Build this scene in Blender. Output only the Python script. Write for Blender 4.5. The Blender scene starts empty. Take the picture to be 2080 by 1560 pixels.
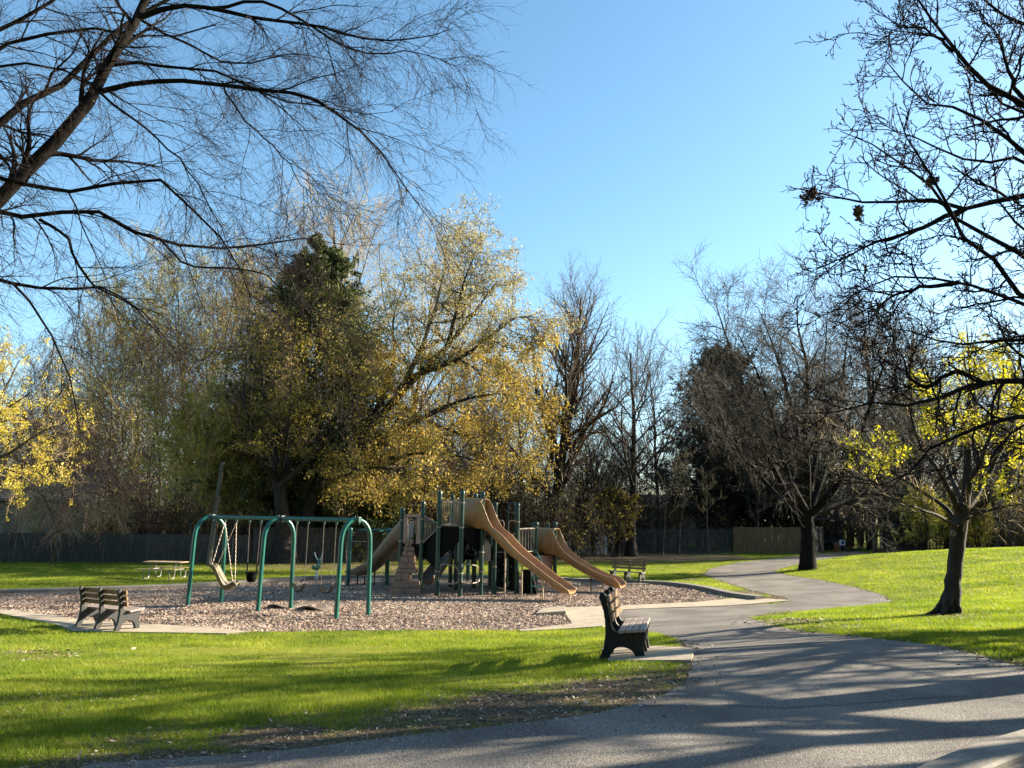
import bpy, bmesh, math, random
import numpy as np
from mathutils import Vector, Matrix
from mathutils.geometry import delaunay_2d_cdt

scene = bpy.context.scene
COL = scene.collection
rng = np.random.default_rng(7)
random.seed(7)

# ------------------------------------------------------------------ camera
FPX, CX, CY = 1531.0, 1040.0, 780.0
PITCH, ROLL, CAMZ = math.radians(9.8), 0.015, 1.6
F = np.array([0, math.cos(PITCH), math.sin(PITCH)])
U0 = np.array([0, -math.sin(PITCH), math.cos(PITCH)])
R0 = np.array([1.0, 0, 0])
RV = math.cos(ROLL) * R0 + math.sin(ROLL) * U0
UV = -math.sin(ROLL) * R0 + math.cos(ROLL) * U0
CAM = np.array([0, 0, CAMZ])

def ray(px, py):
    return F + (px - CX) / FPX * RV - (py - CY) / FPX * UV

def P(px, py, y):
    """point of the sight line through a photo pixel at world depth y"""
    d = ray(px, py)
    return CAM + d * (y / d[1])

cam_data = bpy.data.cameras.new("camera")
cam = bpy.data.objects.new("camera", cam_data)
COL.objects.link(cam)
M = Matrix(((RV[0], UV[0], -F[0], 0), (RV[1], UV[1], -F[1], 0), (RV[2], UV[2], -F[2], CAMZ), (0, 0, 0, 1)))
cam.matrix_world = M
cam_data.sensor_width = 36
cam_data.lens = FPX / 2080 * 36
cam_data.clip_start = 0.05
cam_data.clip_end = 3000
scene.camera = cam

# ------------------------------------------------------------------ light
SUN_EL, SUN_AZ = math.radians(21.5), math.radians(71)
SUN = Vector((math.sin(SUN_AZ) * math.cos(SUN_EL), math.cos(SUN_AZ) * math.cos(SUN_EL), math.sin(SUN_EL)))
w = bpy.data.worlds.new("World")
scene.world = w
w.use_nodes = True
nt = w.node_tree
sky = nt.nodes.new('ShaderNodeTexSky')
sky.sky_type = 'NISHITA'
sky.sun_disc = False
sky.sun_elevation = SUN_EL
sky.sun_rotation = SUN_AZ
sky.air_density = 1.0
sky.dust_density = 0.45
sky.ozone_density = 2.6
hs = nt.nodes.new('ShaderNodeHueSaturation')
hs.inputs['Hue'].default_value = 0.487
hs.inputs['Saturation'].default_value = 1.06
nt.links.new(sky.outputs[0], hs.inputs['Color'])
nt.links.new(hs.outputs[0], nt.nodes['Background'].inputs[0])
nt.nodes['Background'].inputs[1].default_value = 0.064
sl = bpy.data.lights.new("sun", 'SUN')
sl.energy = 5.0
sl.angle = math.radians(0.5)
sl.color = (1.0, 0.9, 0.71)
so = bpy.data.objects.new("sun", sl)
so.rotation_euler = SUN.to_track_quat('Z', 'Y').to_euler()
so.location = (30, 20, 30)
COL.objects.link(so)
vs = scene.view_settings
vs.view_transform = 'Standard'
vs.look = 'None'
vs.exposure = 2.25
vs.gamma = 1.0
vs.use_curve_mapping = False
scene.cycles.max_bounces = 6
scene.cycles.transparent_max_bounces = 8

# ------------------------------------------------------------------ materials
def srgb(r, g, b):
    f = lambda c: (c / 255 / 12.92) if c / 255 < 0.04045 else ((c / 255 + 0.055) / 1.055) ** 2.4
    return (f(r), f(g), f(b))

def mat(name, c1, c2=None, scale=6.0, rough=0.7, bump=0.0, bscale=None, detail=5, spec=0.3, metallic=0.0, stretch=None, contrast=(0.35, 0.65)):
    m = bpy.data.materials.new(name)
    m.use_nodes = True
    n, l = m.node_tree.nodes, m.node_tree.links
    b = n['Principled BSDF']
    b.inputs['Roughness'].default_value = rough
    b.inputs['Specular IOR Level'].default_value = spec
    b.inputs['Metallic'].default_value = metallic
    tc = n.new('ShaderNodeTexCoord')
    src = tc.outputs['Object']
    if stretch:
        mp = n.new('ShaderNodeMapping')
        mp.inputs['Scale'].default_value = stretch
        l.new(src, mp.inputs['Vector'])
        src = mp.outputs['Vector']
    if c2 is None:
        b.inputs['Base Color'].default_value = (*c1, 1)
    else:
        t = n.new('ShaderNodeTexNoise')
        t.inputs['Scale'].default_value = scale
        t.inputs['Detail'].default_value = detail
        t.inputs['Roughness'].default_value = 0.62
        l.new(src, t.inputs['Vector'])
        r = n.new('ShaderNodeValToRGB')
        r.color_ramp.elements[0].position, r.color_ramp.elements[1].position = contrast
        r.color_ramp.elements[0].color = (*c1, 1)
        r.color_ramp.elements[1].color = (*c2, 1)
        l.new(t.outputs['Fac'], r.inputs['Fac'])
        l.new(r.outputs['Color'], b.inputs['Base Color'])
    if bump:
        t2 = n.new('ShaderNodeTexNoise')
        t2.inputs['Scale'].default_value = bscale or scale * 3
        t2.inputs['Detail'].default_value = 6
        l.new(src, t2.inputs['Vector'])
        bp = n.new('ShaderNodeBump')
        bp.inputs['Strength'].default_value = bump
        bp.inputs['Distance'].default_value = 0.02
        l.new(t2.outputs['Fac'], bp.inputs['Height'])
        l.new(bp.outputs['Normal'], b.inputs['Normal'])
    return m

def island_mat(name, stops, rough=0.6, transl=0.0, tint=(1, 1, 1), world_noise=None):
    """colour varies from leaf to leaf (each loose piece); optional light passing through"""
    m = bpy.data.materials.new(name)
    m.use_nodes = True
    n, l = m.node_tree.nodes, m.node_tree.links
    out = n['Material Output']
    b = n['Principled BSDF']
    b.inputs['Roughness'].default_value = rough
    b.inputs['Specular IOR Level'].default_value = 0.25
    g = n.new('ShaderNodeNewGeometry')
    fac = g.outputs['Random Per Island']
    if world_noise:
        t = n.new('ShaderNodeTexNoise')
        t.inputs['Scale'].default_value = world_noise
        t.inputs['Detail'].default_value = 3
        l.new(g.outputs['Position'], t.inputs['Vector'])
        mr = n.new('ShaderNodeMapRange')
        mr.inputs['From Min'].default_value = 0.3
        mr.inputs['From Max'].default_value = 0.7
        l.new(t.outputs['Fac'], mr.inputs['Value'])
        mx = n.new('ShaderNodeMix')
        mx.inputs[0].default_value = 0.55
        l.new(fac, mx.inputs[2])
        l.new(mr.outputs['Result'], mx.inputs[3])
        fac = mx.outputs[0]
    r = n.new('ShaderNodeValToRGB')
    while len(r.color_ramp.elements) < len(stops):
        r.color_ramp.elements.new(0.5)
    for e, (p, c) in zip(r.color_ramp.elements, stops):
        e.position = p
        e.color = (*c, 1)
    l.new(fac, r.inputs['Fac'])
    l.new(r.outputs['Color'], b.inputs['Base Color'])
    if transl:
        tr = n.new('ShaderNodeBsdfTranslucent')
        mm = n.new('ShaderNodeMix')
        mm.data_type = 'RGBA'
        mm.blend_type = 'MULTIPLY'
        mm.inputs[0].default_value = 1.0
        l.new(r.outputs['Color'], mm.inputs[6])
        mm.inputs[7].default_value = (*tint, 1)
        l.new(mm.outputs[2], tr.inputs['Color'])
        ms = n.new('ShaderNodeMixShader')
        ms.inputs[0].default_value = transl
        l.new(b.outputs[0], ms.inputs[1])
        l.new(tr.outputs[0], ms.inputs[2])
        l.new(ms.outputs[0], out.inputs['Surface'])
    return m

MAT = {}
MAT['bark_dark'] = mat('bark_dark', (0.012, 0.0092, 0.0075), (0.038, 0.03, 0.023), 7, 0.9, 0.9, 16, stretch=(1, 1, 0.35))
MAT['bark_black'] = mat('bark_black', (0.004, 0.0032, 0.003), (0.013, 0.01, 0.008), 7, 0.95, 0.9, 16, stretch=(1, 1, 0.35), spec=0.1)
MAT['twig_black'] = mat('twig_black', (0.01, 0.007, 0.0075), (0.034, 0.024, 0.023), 3, 0.9, spec=0.1)
MAT['bark_grey'] = mat('bark_grey', (0.025, 0.021, 0.018), (0.075, 0.062, 0.05), 6, 0.9, 0.9, 14, stretch=(1, 1, 0.3))
MAT['bark_tan'] = mat('bark_tan', (0.045, 0.035, 0.025), (0.12, 0.095, 0.068), 6, 0.9, 0.7, 14, stretch=(1, 1, 0.3))
MAT['twig_dark'] = mat('twig_dark', (0.012, 0.009, 0.008), (0.032, 0.0235, 0.0195), 3, 0.8)
MAT['twig_grey'] = mat('twig_grey', (0.022, 0.017, 0.013), (0.075, 0.058, 0.042), 2, 0.8)
MAT['twig_brown'] = mat('twig_brown', (0.038, 0.026, 0.016), (0.125, 0.086, 0.05), 2, 0.8)
MAT['twig_straw'] = mat('twig_straw', (0.2, 0.14, 0.065), (0.52, 0.38, 0.19), 2, 0.8)
MAT['leaf_gold'] = island_mat('leaf_gold', [(0, (0.19, 0.135, 0.03)), (0.5, (0.4, 0.285, 0.06)), (1, (0.58, 0.46, 0.14))], 0.6, 0.4, (1.0, 0.95, 0.6), 0.7)
MAT['leaf_olive'] = island_mat('leaf_olive', [(0, (0.1, 0.08, 0.02)), (0.6, (0.25, 0.2, 0.04)), (1, (0.42, 0.32, 0.06))], 0.6, 0.4, (1.1, 1, 0.6), 0.8)
MAT['leaf_lime'] = island_mat('leaf_lime', [(0, (0.2, 0.22, 0.02)), (0.5, (0.4, 0.38, 0.03)), (1, (0.55, 0.5, 0.05))], 0.55, 0.5, (1.1, 1.05, 0.5))
MAT['leaf_yellow'] = island_mat('leaf_yellow', [(0, (0.34, 0.27, 0.03)), (0.5, (0.52, 0.43, 0.05)), (1, (0.64, 0.55, 0.12))], 0.55, 0.5, (1.1, 1, 0.5))
MAT['leaf_spring'] = island_mat('leaf_spring', [(0, (0.22, 0.19, 0.035)), (0.5, (0.4, 0.35, 0.06)), (1, (0.58, 0.52, 0.12))], 0.6, 0.45, (1, 1, 0.6), 0.9)
MAT['bud_pale'] = island_mat('bud_pale', [(0, (0.24, 0.19, 0.06)), (1, (0.5, 0.42, 0.17))], 0.6, 0.4)
MAT['bud_dark'] = island_mat('bud_dark', [(0, (0.02, 0.016, 0.014)), (1, (0.07, 0.05, 0.045))], 0.8)
MAT['needle'] = island_mat('needle', [(0, (0.02, 0.032, 0.012)), (0.6, (0.05, 0.066, 0.02)), (1, (0.13, 0.135, 0.035))], 0.6, 0.2, (1, 1, 0.5))
MAT['needle_dark'] = island_mat('needle_dark', [(0, (0.01, 0.014, 0.009)), (0.7, (0.022, 0.027, 0.014)), (1, (0.05, 0.05, 0.024))], 0.6, 0.12)
MAT['dead_leaf'] = island_mat('dead_leaf', [(0, (0.1, 0.07, 0.04)), (0.8, (0.25, 0.19, 0.12)), (1, (0.5, 0.43, 0.34))], 0.7)
MAT['nest'] = island_mat('nest', [(0, (0.03, 0.02, 0.012)), (1, (0.14, 0.085, 0.045))], 0.8)

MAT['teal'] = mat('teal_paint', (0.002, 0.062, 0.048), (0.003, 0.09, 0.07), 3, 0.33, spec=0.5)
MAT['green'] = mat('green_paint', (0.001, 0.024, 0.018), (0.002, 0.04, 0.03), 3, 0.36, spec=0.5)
MAT['green_light'] = mat('pale_teal_paint', (0.04, 0.2, 0.17), (0.07, 0.26, 0.22), 3, 0.4)
MAT['beige_rail'] = mat('beige_rail', (0.2, 0.165, 0.12), (0.29, 0.245, 0.18), 5, 0.45)
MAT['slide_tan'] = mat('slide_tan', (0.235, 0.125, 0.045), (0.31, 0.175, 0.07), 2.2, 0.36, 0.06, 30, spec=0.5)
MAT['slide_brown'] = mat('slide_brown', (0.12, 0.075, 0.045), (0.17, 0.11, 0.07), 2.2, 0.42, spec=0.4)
MAT['stone_tan'] = mat('stone_tan', (0.2, 0.12, 0.08), (0.3, 0.19, 0.13), 9, 0.75, 0.5, 25)
MAT['panel_tan'] = mat('panel_tan', (0.24, 0.14, 0.105), (0.32, 0.2, 0.15), 4, 0.55)
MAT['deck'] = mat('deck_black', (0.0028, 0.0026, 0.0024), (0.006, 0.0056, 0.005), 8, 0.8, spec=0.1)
MAT['rubber'] = mat('black_rubber', (0.003, 0.003, 0.0032), (0.007, 0.0066, 0.0062), 6, 0.9, spec=0.06)
MAT['mat_rubber'] = mat('worn_rubber', (0.07, 0.055, 0.045), (0.2, 0.155, 0.12), 5, 0.85)
MAT['chain'] = mat('chain_metal', (0.28, 0.2, 0.15), (0.5, 0.42, 0.36), 9, 0.45, metallic=0.6)
MAT['pole_tan'] = mat('tan_pole', (0.36, 0.27, 0.18), (0.46, 0.36, 0.25), 5, 0.5)
MAT['seat_tan'] = mat('seat_tan', (0.085, 0.07, 0.036), (0.13, 0.108, 0.058), 4, 0.5)
MAT['bench_frame'] = mat('bench_frame', (0.003, 0.003, 0.003), (0.008, 0.0075, 0.007), 12, 0.5, 0.1, 40, spec=0.4)
MAT['bench_slat'] = mat('bench_slat', (0.12, 0.07, 0.034), (0.215, 0.13, 0.068), 5, 0.6, 0.25, 20, stretch=(6, 0.6, 6))
MAT['bench_seat'] = mat('bench_seat', (0.24, 0.185, 0.15), (0.36, 0.29, 0.24), 5, 0.55, 0.2, 20, stretch=(6, 0.6, 6))
MAT['table_wood'] = mat('table_wood', (0.29, 0.2, 0.115), (0.42, 0.305, 0.185), 5, 0.7, stretch=(0.6, 6, 6))
MAT['galv'] = mat('galvanised', (0.17, 0.16, 0.15), (0.27, 0.255, 0.24), 8, 0.4, metallic=0.5)
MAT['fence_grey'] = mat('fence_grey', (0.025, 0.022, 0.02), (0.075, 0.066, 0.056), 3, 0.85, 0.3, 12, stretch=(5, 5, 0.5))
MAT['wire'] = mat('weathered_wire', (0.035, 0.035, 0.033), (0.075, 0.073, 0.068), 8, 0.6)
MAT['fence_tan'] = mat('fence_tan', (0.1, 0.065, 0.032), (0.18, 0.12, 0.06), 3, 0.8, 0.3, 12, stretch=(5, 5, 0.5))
MAT['pole_wood'] = mat('pole_wood', (0.045, 0.038, 0.032), (0.11, 0.096, 0.08), 5, 0.85, 0.4, 14, stretch=(3, 3, 0.25))
MAT['roof_brown'] = mat('roof_brown', (0.07, 0.055, 0.045), (0.15, 0.12, 0.1), 14, 0.9, 0.4)
MAT['roof_grey'] = mat('roof_grey', (0.12, 0.12, 0.12), (0.2, 0.2, 0.2), 14, 0.9, 0.4)
MAT['roof_dark'] = mat('roof_dark', (0.035, 0.033, 0.032), (0.08, 0.075, 0.07), 14, 0.9, 0.4)
MAT['wall_white'] = mat('wall_white', (0.5, 0.52, 0.56), (0.62, 0.64, 0.68), 4, 0.7)
MAT['wall_beige'] = mat('wall_beige', (0.42, 0.36, 0.28), (0.52, 0.46, 0.37), 4, 0.8)
MAT['glass_dark'] = mat('window_glass', (0.02, 0.025, 0.03), None, rough=0.1, spec=0.6)
MAT['trim_white'] = mat('trim_white', (0.6, 0.6, 0.58), (0.7, 0.7, 0.68), 5, 0.6)
MAT['car_dark'] = mat('car_dark', (0.02, 0.022, 0.026), (0.03, 0.032, 0.036), 2, 0.25, spec=0.6)
MAT['orange'] = mat('orange', (0.25, 0.075, 0.025), (0.34, 0.11, 0.04), 6, 0.6)
MAT['sign_ink'] = mat('sign_ink', (0.05, 0.05, 0.08), None, rough=0.6)
MAT['tar'] = mat('tar', (0.018, 0.017, 0.017), (0.03, 0.028, 0.027), 20, 0.7)
MAT['wound'] = mat('cut_wood', (0.1, 0.08, 0.06), (0.2, 0.16, 0.12), 14, 0.85)

def siding_mat(name, c1, c2, pitch):
    m = mat(name, c1, c2, 4, 0.85, stretch=(0.4, 0.4, 8))
    n, l = m.node_tree.nodes, m.node_tree.links
    g = n.new('ShaderNodeTexCoord')
    s = n.new('ShaderNodeSeparateXYZ')
    l.new(g.outputs['Object'], s.inputs[0])
    d = n.new('ShaderNodeMath'); d.operation = 'DIVIDE'; d.inputs[1].default_value = pitch
    l.new(s.outputs['Z'], d.inputs[0])
    f = n.new('ShaderNodeMath'); f.operation = 'FRACT'
    l.new(d.outputs[0], f.inputs[0])
    b = n.new('ShaderNodeBump'); b.inputs['Strength'].default_value = 1.0; b.inputs['Distance'].default_value = 0.05
    b.invert = True
    l.new(f.outputs[0], b.inputs['Height'])
    l.new(b.outputs['Normal'], n['Principled BSDF'].inputs['Normal'])
    return m
MAT['siding'] = siding_mat('siding_tan', (0.16, 0.125, 0.088), (0.23, 0.185, 0.135), 0.2)
MAT['siding_white'] = siding_mat('siding_white', (0.55, 0.52, 0.5), (0.66, 0.63, 0.6), 0.2)

# ------------------------------------------------------------------ object helpers
def tag(o, label=None, cat=None, group=None, kind=None):
    if label: o['label'] = label
    if cat: o['category'] = cat
    if group: o['group'] = group
    if kind: o['kind'] = kind
    return o

def empty(name, loc=(0, 0, 0), rz=0.0, label=None, cat=None, group=None):
    o = bpy.data.objects.new(name, None)
    o.empty_display_size = 0.3
    o.location = tuple(float(v) for v in loc)
    o.rotation_euler = (0, 0, rz)
    COL.objects.link(o)
    return tag(o, label, cat, group)

def link_mesh(name, me, mats, parent=None):
    o = bpy.data.objects.new(name, me)
    for m in (mats if isinstance(mats, (list, tuple)) else [mats]):
        me.materials.append(m)
    COL.objects.link(o)
    if parent is not None:
        o.parent = parent
    return o

class MB:
    """collects simple shapes into one mesh"""
    def __init__(s):
        s.v, s.f = [], []
    def add(s, vs, fs):
        k = len(s.v)
        s.v += [tuple(float(c) for c in v) for v in vs]
        s.f += [tuple(i + k for i in f) for f in fs]
        return s
    def box(s, c, d, rot=None):
        x, y, z = d[0] / 2, d[1] / 2, d[2] / 2
        vs = [Vector((i, j, k)) for i in (-x, x) for j in (-y, y) for k in (-z, z)]
        if rot is not None:
            vs = [rot @ v for v in vs]
        vs = [v + Vector(tuple(float(q) for q in c)) for v in vs]
        return s.add(vs, [(0, 1, 3, 2), (4, 6, 7, 5), (0, 4, 5, 1), (2, 3, 7, 6), (0, 2, 6, 4), (1, 5, 7, 3)])
    def tube(s, pts, r, n=10, caps=True):
        pts = [Vector(tuple(float(q) for q in p)) for p in pts]
        K = len(pts)
        rs = r if isinstance(r, (list, tuple)) else [r] * K
        T = []
        for i in range(K):
            a, b = pts[max(i - 1, 0)], pts[min(i + 1, K - 1)]
            T.append((b - a).normalized())
        ref = Vector((0, 0, 1)) if abs(T[0].z) < 0.9 else Vector((1, 0, 0))
        u = T[0].cross(ref).normalized()
        vs, fs = [], []
        for i in range(K):
            u = (u - T[i] * u.dot(T[i])).normalized()
            v = T[i].cross(u)
            for j in range(n):
                a = 2 * math.pi * j / n
                vs.append(pts[i] + (u * math.cos(a) + v * math.sin(a)) * rs[i])
        for i in range(K - 1):
            for j in range(n):
                a, b = i * n + j, i * n + (j + 1) % n
                fs.append((a, b, b + n, a + n))
        if caps:
            fs.append(tuple(range(n - 1, -1, -1)))
            fs.append(tuple(range((K - 1) * n, K * n)))
        return s.add(vs, fs)
    def lathe(s, prof, n=14, c=(0, 0, 0)):
        vs, fs = [], []
        for r, z in prof:
            for j in range(n):
                a = 2 * math.pi * j / n
                vs.append((c[0] + r * math.cos(a), c[1] + r * math.sin(a), c[2] + z))
        for i in range(len(prof) - 1):
            for j in range(n):
                a, b = i * n + j, i * n + (j + 1) % n
                fs.append((a, b, b + n, a + n))
        fs.append(tuple(range(n - 1, -1, -1)))
        fs.append(tuple(range((len(prof) - 1) * n, len(prof) * n)))
        return s.add(vs, fs)
    def prism(s, poly, o, e1, e2, ex):
        """polygon (a,b) -> o + a*e1 + b*e2, extruded by vector ex"""
        o, e1, e2, ex = (Vector(tuple(float(q) for q in t)) for t in (o, e1, e2, ex))
        n = len(poly)
        A = [o + e1 * a + e2 * b for a, b in poly]
        vs = A + [p + ex for p in A]
        fs = [tuple(range(n)), tuple(range(2 * n - 1, n - 1, -1))]
        fs += [(i, (i + 1) % n, (i + 1) % n + n, i + n) for i in range(n)]
        return s.add(vs, fs)
    def build(s, name, material, parent=None, smooth=False, bevel=0.0, sharp=40):
        me = bpy.data.meshes.new(name)
        me.from_pydata(s.v, [], s.f)
        bm = bmesh.new()
        bm.from_mesh(me)
        bmesh.ops.recalc_face_normals(bm, faces=bm.faces)
        bm.to_mesh(me)
        bm.free()
        if smooth:
            me.polygons.foreach_set('use_smooth', [True] * len(me.polygons))
            me.set_sharp_from_angle(angle=math.radians(sharp))
        o = link_mesh(name, me, material, parent)
        if bevel:
            b = o.modifiers.new('bevel', 'BEVEL')
            b.width = bevel
            b.segments = 2
            b.limit_method = 'ANGLE'
        return o

def np_mesh(name, V, Q, mats, parent=None, mi=None, smooth=False):
    """mesh from numpy: V (n,3), Q (m,k)"""
    me = bpy.data.meshes.new(name)
    k = Q.shape[1]
    me.vertices.add(len(V))
    me.vertices.foreach_set('co', np.ascontiguousarray(V, dtype=np.float32).ravel())
    me.loops.add(len(Q) * k)
    me.loops.foreach_set('vertex_index', np.ascontiguousarray(Q, dtype=np.int32).ravel())
    me.polygons.add(len(Q))
    me.polygons.foreach_set('loop_start', np.arange(0, len(Q) * k, k, dtype=np.int32))
    if mi is not None:
        me.polygons.foreach_set('material_index', np.asarray(mi, dtype=np.int32))
    if smooth:
        me.polygons.foreach_set('use_smooth', np.ones(len(Q), dtype=bool))
    me.update(calc_edges=True)
    return link_mesh(name, me, mats, parent)

def bez(pts, n=8):
    """Catmull-Rom through points"""
    p = [np.array(q, float) for q in pts]
    p = [2 * p[0] - p[1]] + p + [2 * p[-1] - p[-2]]
    out = []
    for i in range(1, len(p) - 2):
        for k in range(n):
            t = k / n
            a, b, c, d = p[i - 1], p[i], p[i + 1], p[i + 2]
            out.append(0.5 * ((2 * b) + (c - a) * t + (2 * a - 5 * b + 4 * c - d) * t * t + (3 * b - a - 3 * c + d) * t ** 3))
    out.append(p[-2])
    return out
# ------------------------------------------------------------------ terrain height (thin plate through surveyed spots)
CTRL = [(0, 0, 0), (0, 4, -.02), (4, 4, 0), (-4, 4, -.05), (9, 4, .06), (-10, 4, -.1), (0, 7, -.07), (3, 7, -.05),
        (1.3, 9.2, -.157), (1.7, 10.3, -.22), (5.5, 8.2, 0.0), (4.3, 10.9, -.12), (5, 15.9, -.5), (8.7, 15, -.26), (9.3, 18.4, -.42),
        (13, 14, 0.05), (12, 9, .1), (20, 14, .3), (-3, 10, -.42), (0, 10, -.33), (-7, 10, -.5), (-13, 10, -.6), (-20, 10, -.7), (-20, 4, -.3), (20, 4, .2),
        (0, 13, -.66), (-5, 13, -.78), (-10, 13, -.85),
        (-12, 16.5, -1.06), (-8, 16.5, -1.06), (-4, 16.7, -1.05), (0, 17, -1.04), (2, 17.6, -1.0), (4, 20, -.98), (7.4, 21.8, -.92),
        (-14, 20, -1.05), (-8, 20, -1.05), (-3, 20, -1.05), (1, 20.5, -1.05), (-10, 24, -1.05), (-4, 24, -1.05), (1, 24, -1.05), (5, 24, -1.03),
        (-6, 29, -1.05), (0, 29, -1.05), (5, 30, -1.05), (-14, 30, -1.1), (-22, 25, -1.1), (9, 25, -.9), (12, 22, -.6), (9.5, 30, -.92), (13.6, 34.6, -.75), (12, 28, -.75),
        (-10, 38, -1.12), (0, 40, -1.1), (8, 40, -1.05), (-25, 40, -1.15), (14, 46, -.95), (24, 52, -.8), (34, 55, -.55),
        (19, 38, -.12), (22, 38, .17), (27, 38, .4), (33, 36, .6), (17, 28, -.2), (22, 26, .2), (16, 20, .0), (30, 24, .6),
        (0, 60, -1.1), (-25, 60, -1.15), (20, 60, -.95), (40, 65, -.8), (-60, 40, -1.2), (-60, 80, -1.2), (0, 100, -1.2), (70, 100, -1.0), (70, 30, .3), (60, 0, .3), (-60, 0, -.5), (0, -40, 0), (-60, -60, 0), (60, -60, 0),
        (-130, 130, -1.2), (130, 130, -1.0), (0, 180, -1.2), (130, 0, 0), (-130, 0, -.6)]
CT = np.array(CTRL, float)
def _U(r2):
    return np.where(r2 > 1e-9, r2 * np.log(np.maximum(r2, 1e-9)), 0.0)
_n = len(CT)
_K = _U(((CT[:, None, :2] - CT[None, :, :2]) ** 2).sum(-1)) + 0.6 * np.eye(_n)
_A = np.zeros((_n + 3, _n + 3))
_A[:_n, :_n] = _K
_A[:_n, _n] = 1; _A[:_n, _n + 1:] = CT[:, :2]
_A[_n:, :_n] = _A[:_n, _n:].T
_W = np.linalg.solve(_A, np.r_[CT[:, 2], 0, 0, 0])

def Hn(x, y):
    x, y = np.asarray(x, float), np.asarray(y, float)
    xs, ys = np.clip(x, -120, 120).ravel(), np.clip(y, -50, 150).ravel()
    out = np.empty(xs.shape)
    for i in range(0, len(xs), 20000):
        a, b = xs[i:i + 20000], ys[i:i + 20000]
        r2 = (a[:, None] - CT[None, :, 0]) ** 2 + (b[:, None] - CT[None, :, 1]) ** 2
        out[i:i + 20000] = _U(r2) @ _W[:_n] + _W[_n] + a * _W[_n + 1] + b * _W[_n + 2]
    return out.reshape(x.shape)

def H(x, y):
    return float(Hn(np.array([x]), np.array([y]))[0])

def G(px, py, off=0.0):
    """where the sight line through a photo pixel meets the ground"""
    d = ray(px, py)
    ts = np.concatenate([np.arange(2, 60, 0.1), np.arange(60, 160, 1.0)])
    p = CAM[None] + d[None] * ts[:, None]
    below = np.nonzero(p[:, 2] < Hn(p[:, 0], p[:, 1]))[0]
    if len(below) == 0:
        p = CAM + d * (70 / d[1])
        return np.array([p[0], p[1], H(p[0], p[1]) + off])
    hi = ts[below[0]]; lo = ts[max(below[0] - 1, 0)]
    for _ in range(25):
        m = (lo + hi) / 2
        q = CAM + d * m
        if q[2] < H(q[0], q[1]): hi = m
        else: lo = m
    q = CAM + d * hi
    return np.array([q[0], q[1], H(q[0], q[1]) + off])

def GP(lst):
    return [tuple(G(*q)[:2]) for q in lst]

def inside(poly, x, y):
    poly = np.asarray(poly); c = np.zeros(x.shape, bool); n = len(poly); j = n - 1
    for i in range(n):
        xi, yi = poly[i]; xj, yj = poly[j]
        if yi != yj:
            c ^= ((yi > y) != (yj > y)) & (x < (xj - xi) * (y - yi) / (yj - yi) + xi)
        j = i
    return c

def dist_line(pl, x, y, closed=False):
    pl = list(pl) + ([pl[0]] if closed else [])
    d = np.full(x.shape, 1e9)
    for (ax, ay), (bx, by) in zip(pl[:-1], pl[1:]):
        vx, vy = bx - ax, by - ay
        L = vx * vx + vy * vy + 1e-12
        t = np.clip(((x - ax) * vx + (y - ay) * vy) / L, 0, 1)
        d = np.minimum(d, np.hypot(x - ax - t * vx, y - ay - t * vy))
    return d

def vnoise(x, y, s, seed=0):
    """cheap smooth value noise 0..1"""
    x, y = np.asarray(x) / s + 1000.5 + seed * 17.3, np.asarray(y) / s + 1000.5 + seed * 9.1
    ix, iy = np.floor(x).astype(np.int64), np.floor(y).astype(np.int64)
    fx, fy = x - ix, y - iy
    fx, fy = fx * fx * (3 - 2 * fx), fy * fy * (3 - 2 * fy)
    h = lambda a, b: (np.abs(np.sin(a * 127.1 + b * 311.7 + seed * 74.7) * 43758.5453)) % 1.0
    return (h(ix, iy) * (1 - fx) + h(ix + 1, iy) * fx) * (1 - fy) + (h(ix, iy + 1) * (1 - fx) + h(ix + 1, iy + 1) * fx) * fy

def smooth_poly(pl, n=4, closed=True):
    q = [np.array(p) for p in pl]
    if closed: q = [q[-1]] + q + [q[0], q[1]]
    else: q = [2 * q[0] - q[1]] + q + [2 * q[-1] - q[-2]]
    out = []
    for i in range(1, len(q) - 2):
        a, b, c, d = q[i - 1], q[i], q[i + 1], q[i + 2]
        for k in range(n):
            t = k / n
            out.append(tuple(0.5 * ((2 * b) + (c - a) * t + (2 * a - 5 * b + 4 * c - d) * t * t + (3 * b - a - 3 * c + d) * t ** 3)))
    if not closed: out.append(tuple(q[-2]))
    return out

# ------------------------------------------------------------------ outlines on the ground
PATH_L = GP([(60, 1600), (190, 1552), (560, 1527), (900, 1488), (1100, 1466), (1215, 1450), (1335, 1418), (1393, 1388), (1408, 1345), (1387, 1302), (1348, 1291), (1310, 1284), (1270, 1277), (1241, 1269)])
PATH_R = GP([(2300, 1425), (2200, 1392), (2080, 1357), (1990, 1334), (1900, 1312), (1770, 1298), (1640, 1285), (1560, 1270), (1518, 1254), (1560, 1246), (1640, 1241), (1740, 1232), (1812, 1221),
             (1785, 1207), (1730, 1192), (1660, 1178), (1602, 1169), (1570, 1160), (1600, 1150), (1650, 1140), (1715, 1131), (1770, 1124)])
PATH_B = GP([(1735, 1119), (1690, 1123), (1600, 1132), (1500, 1143), (1442, 1156), (1430, 1167), (1480, 1185), (1530, 1200), (1585, 1212), (1606, 1219), (1585, 1226), (1480, 1231), (1340, 1236), (1262, 1239.5), (1248, 1246)])
PATH = [(-3.6, 1.0), (-3.4, 4.0)] + PATH_L[1:] + PATH_B[::-1] + PATH_R[::-1] + [(9.5, 5.5), (11, 1.0)]
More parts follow.
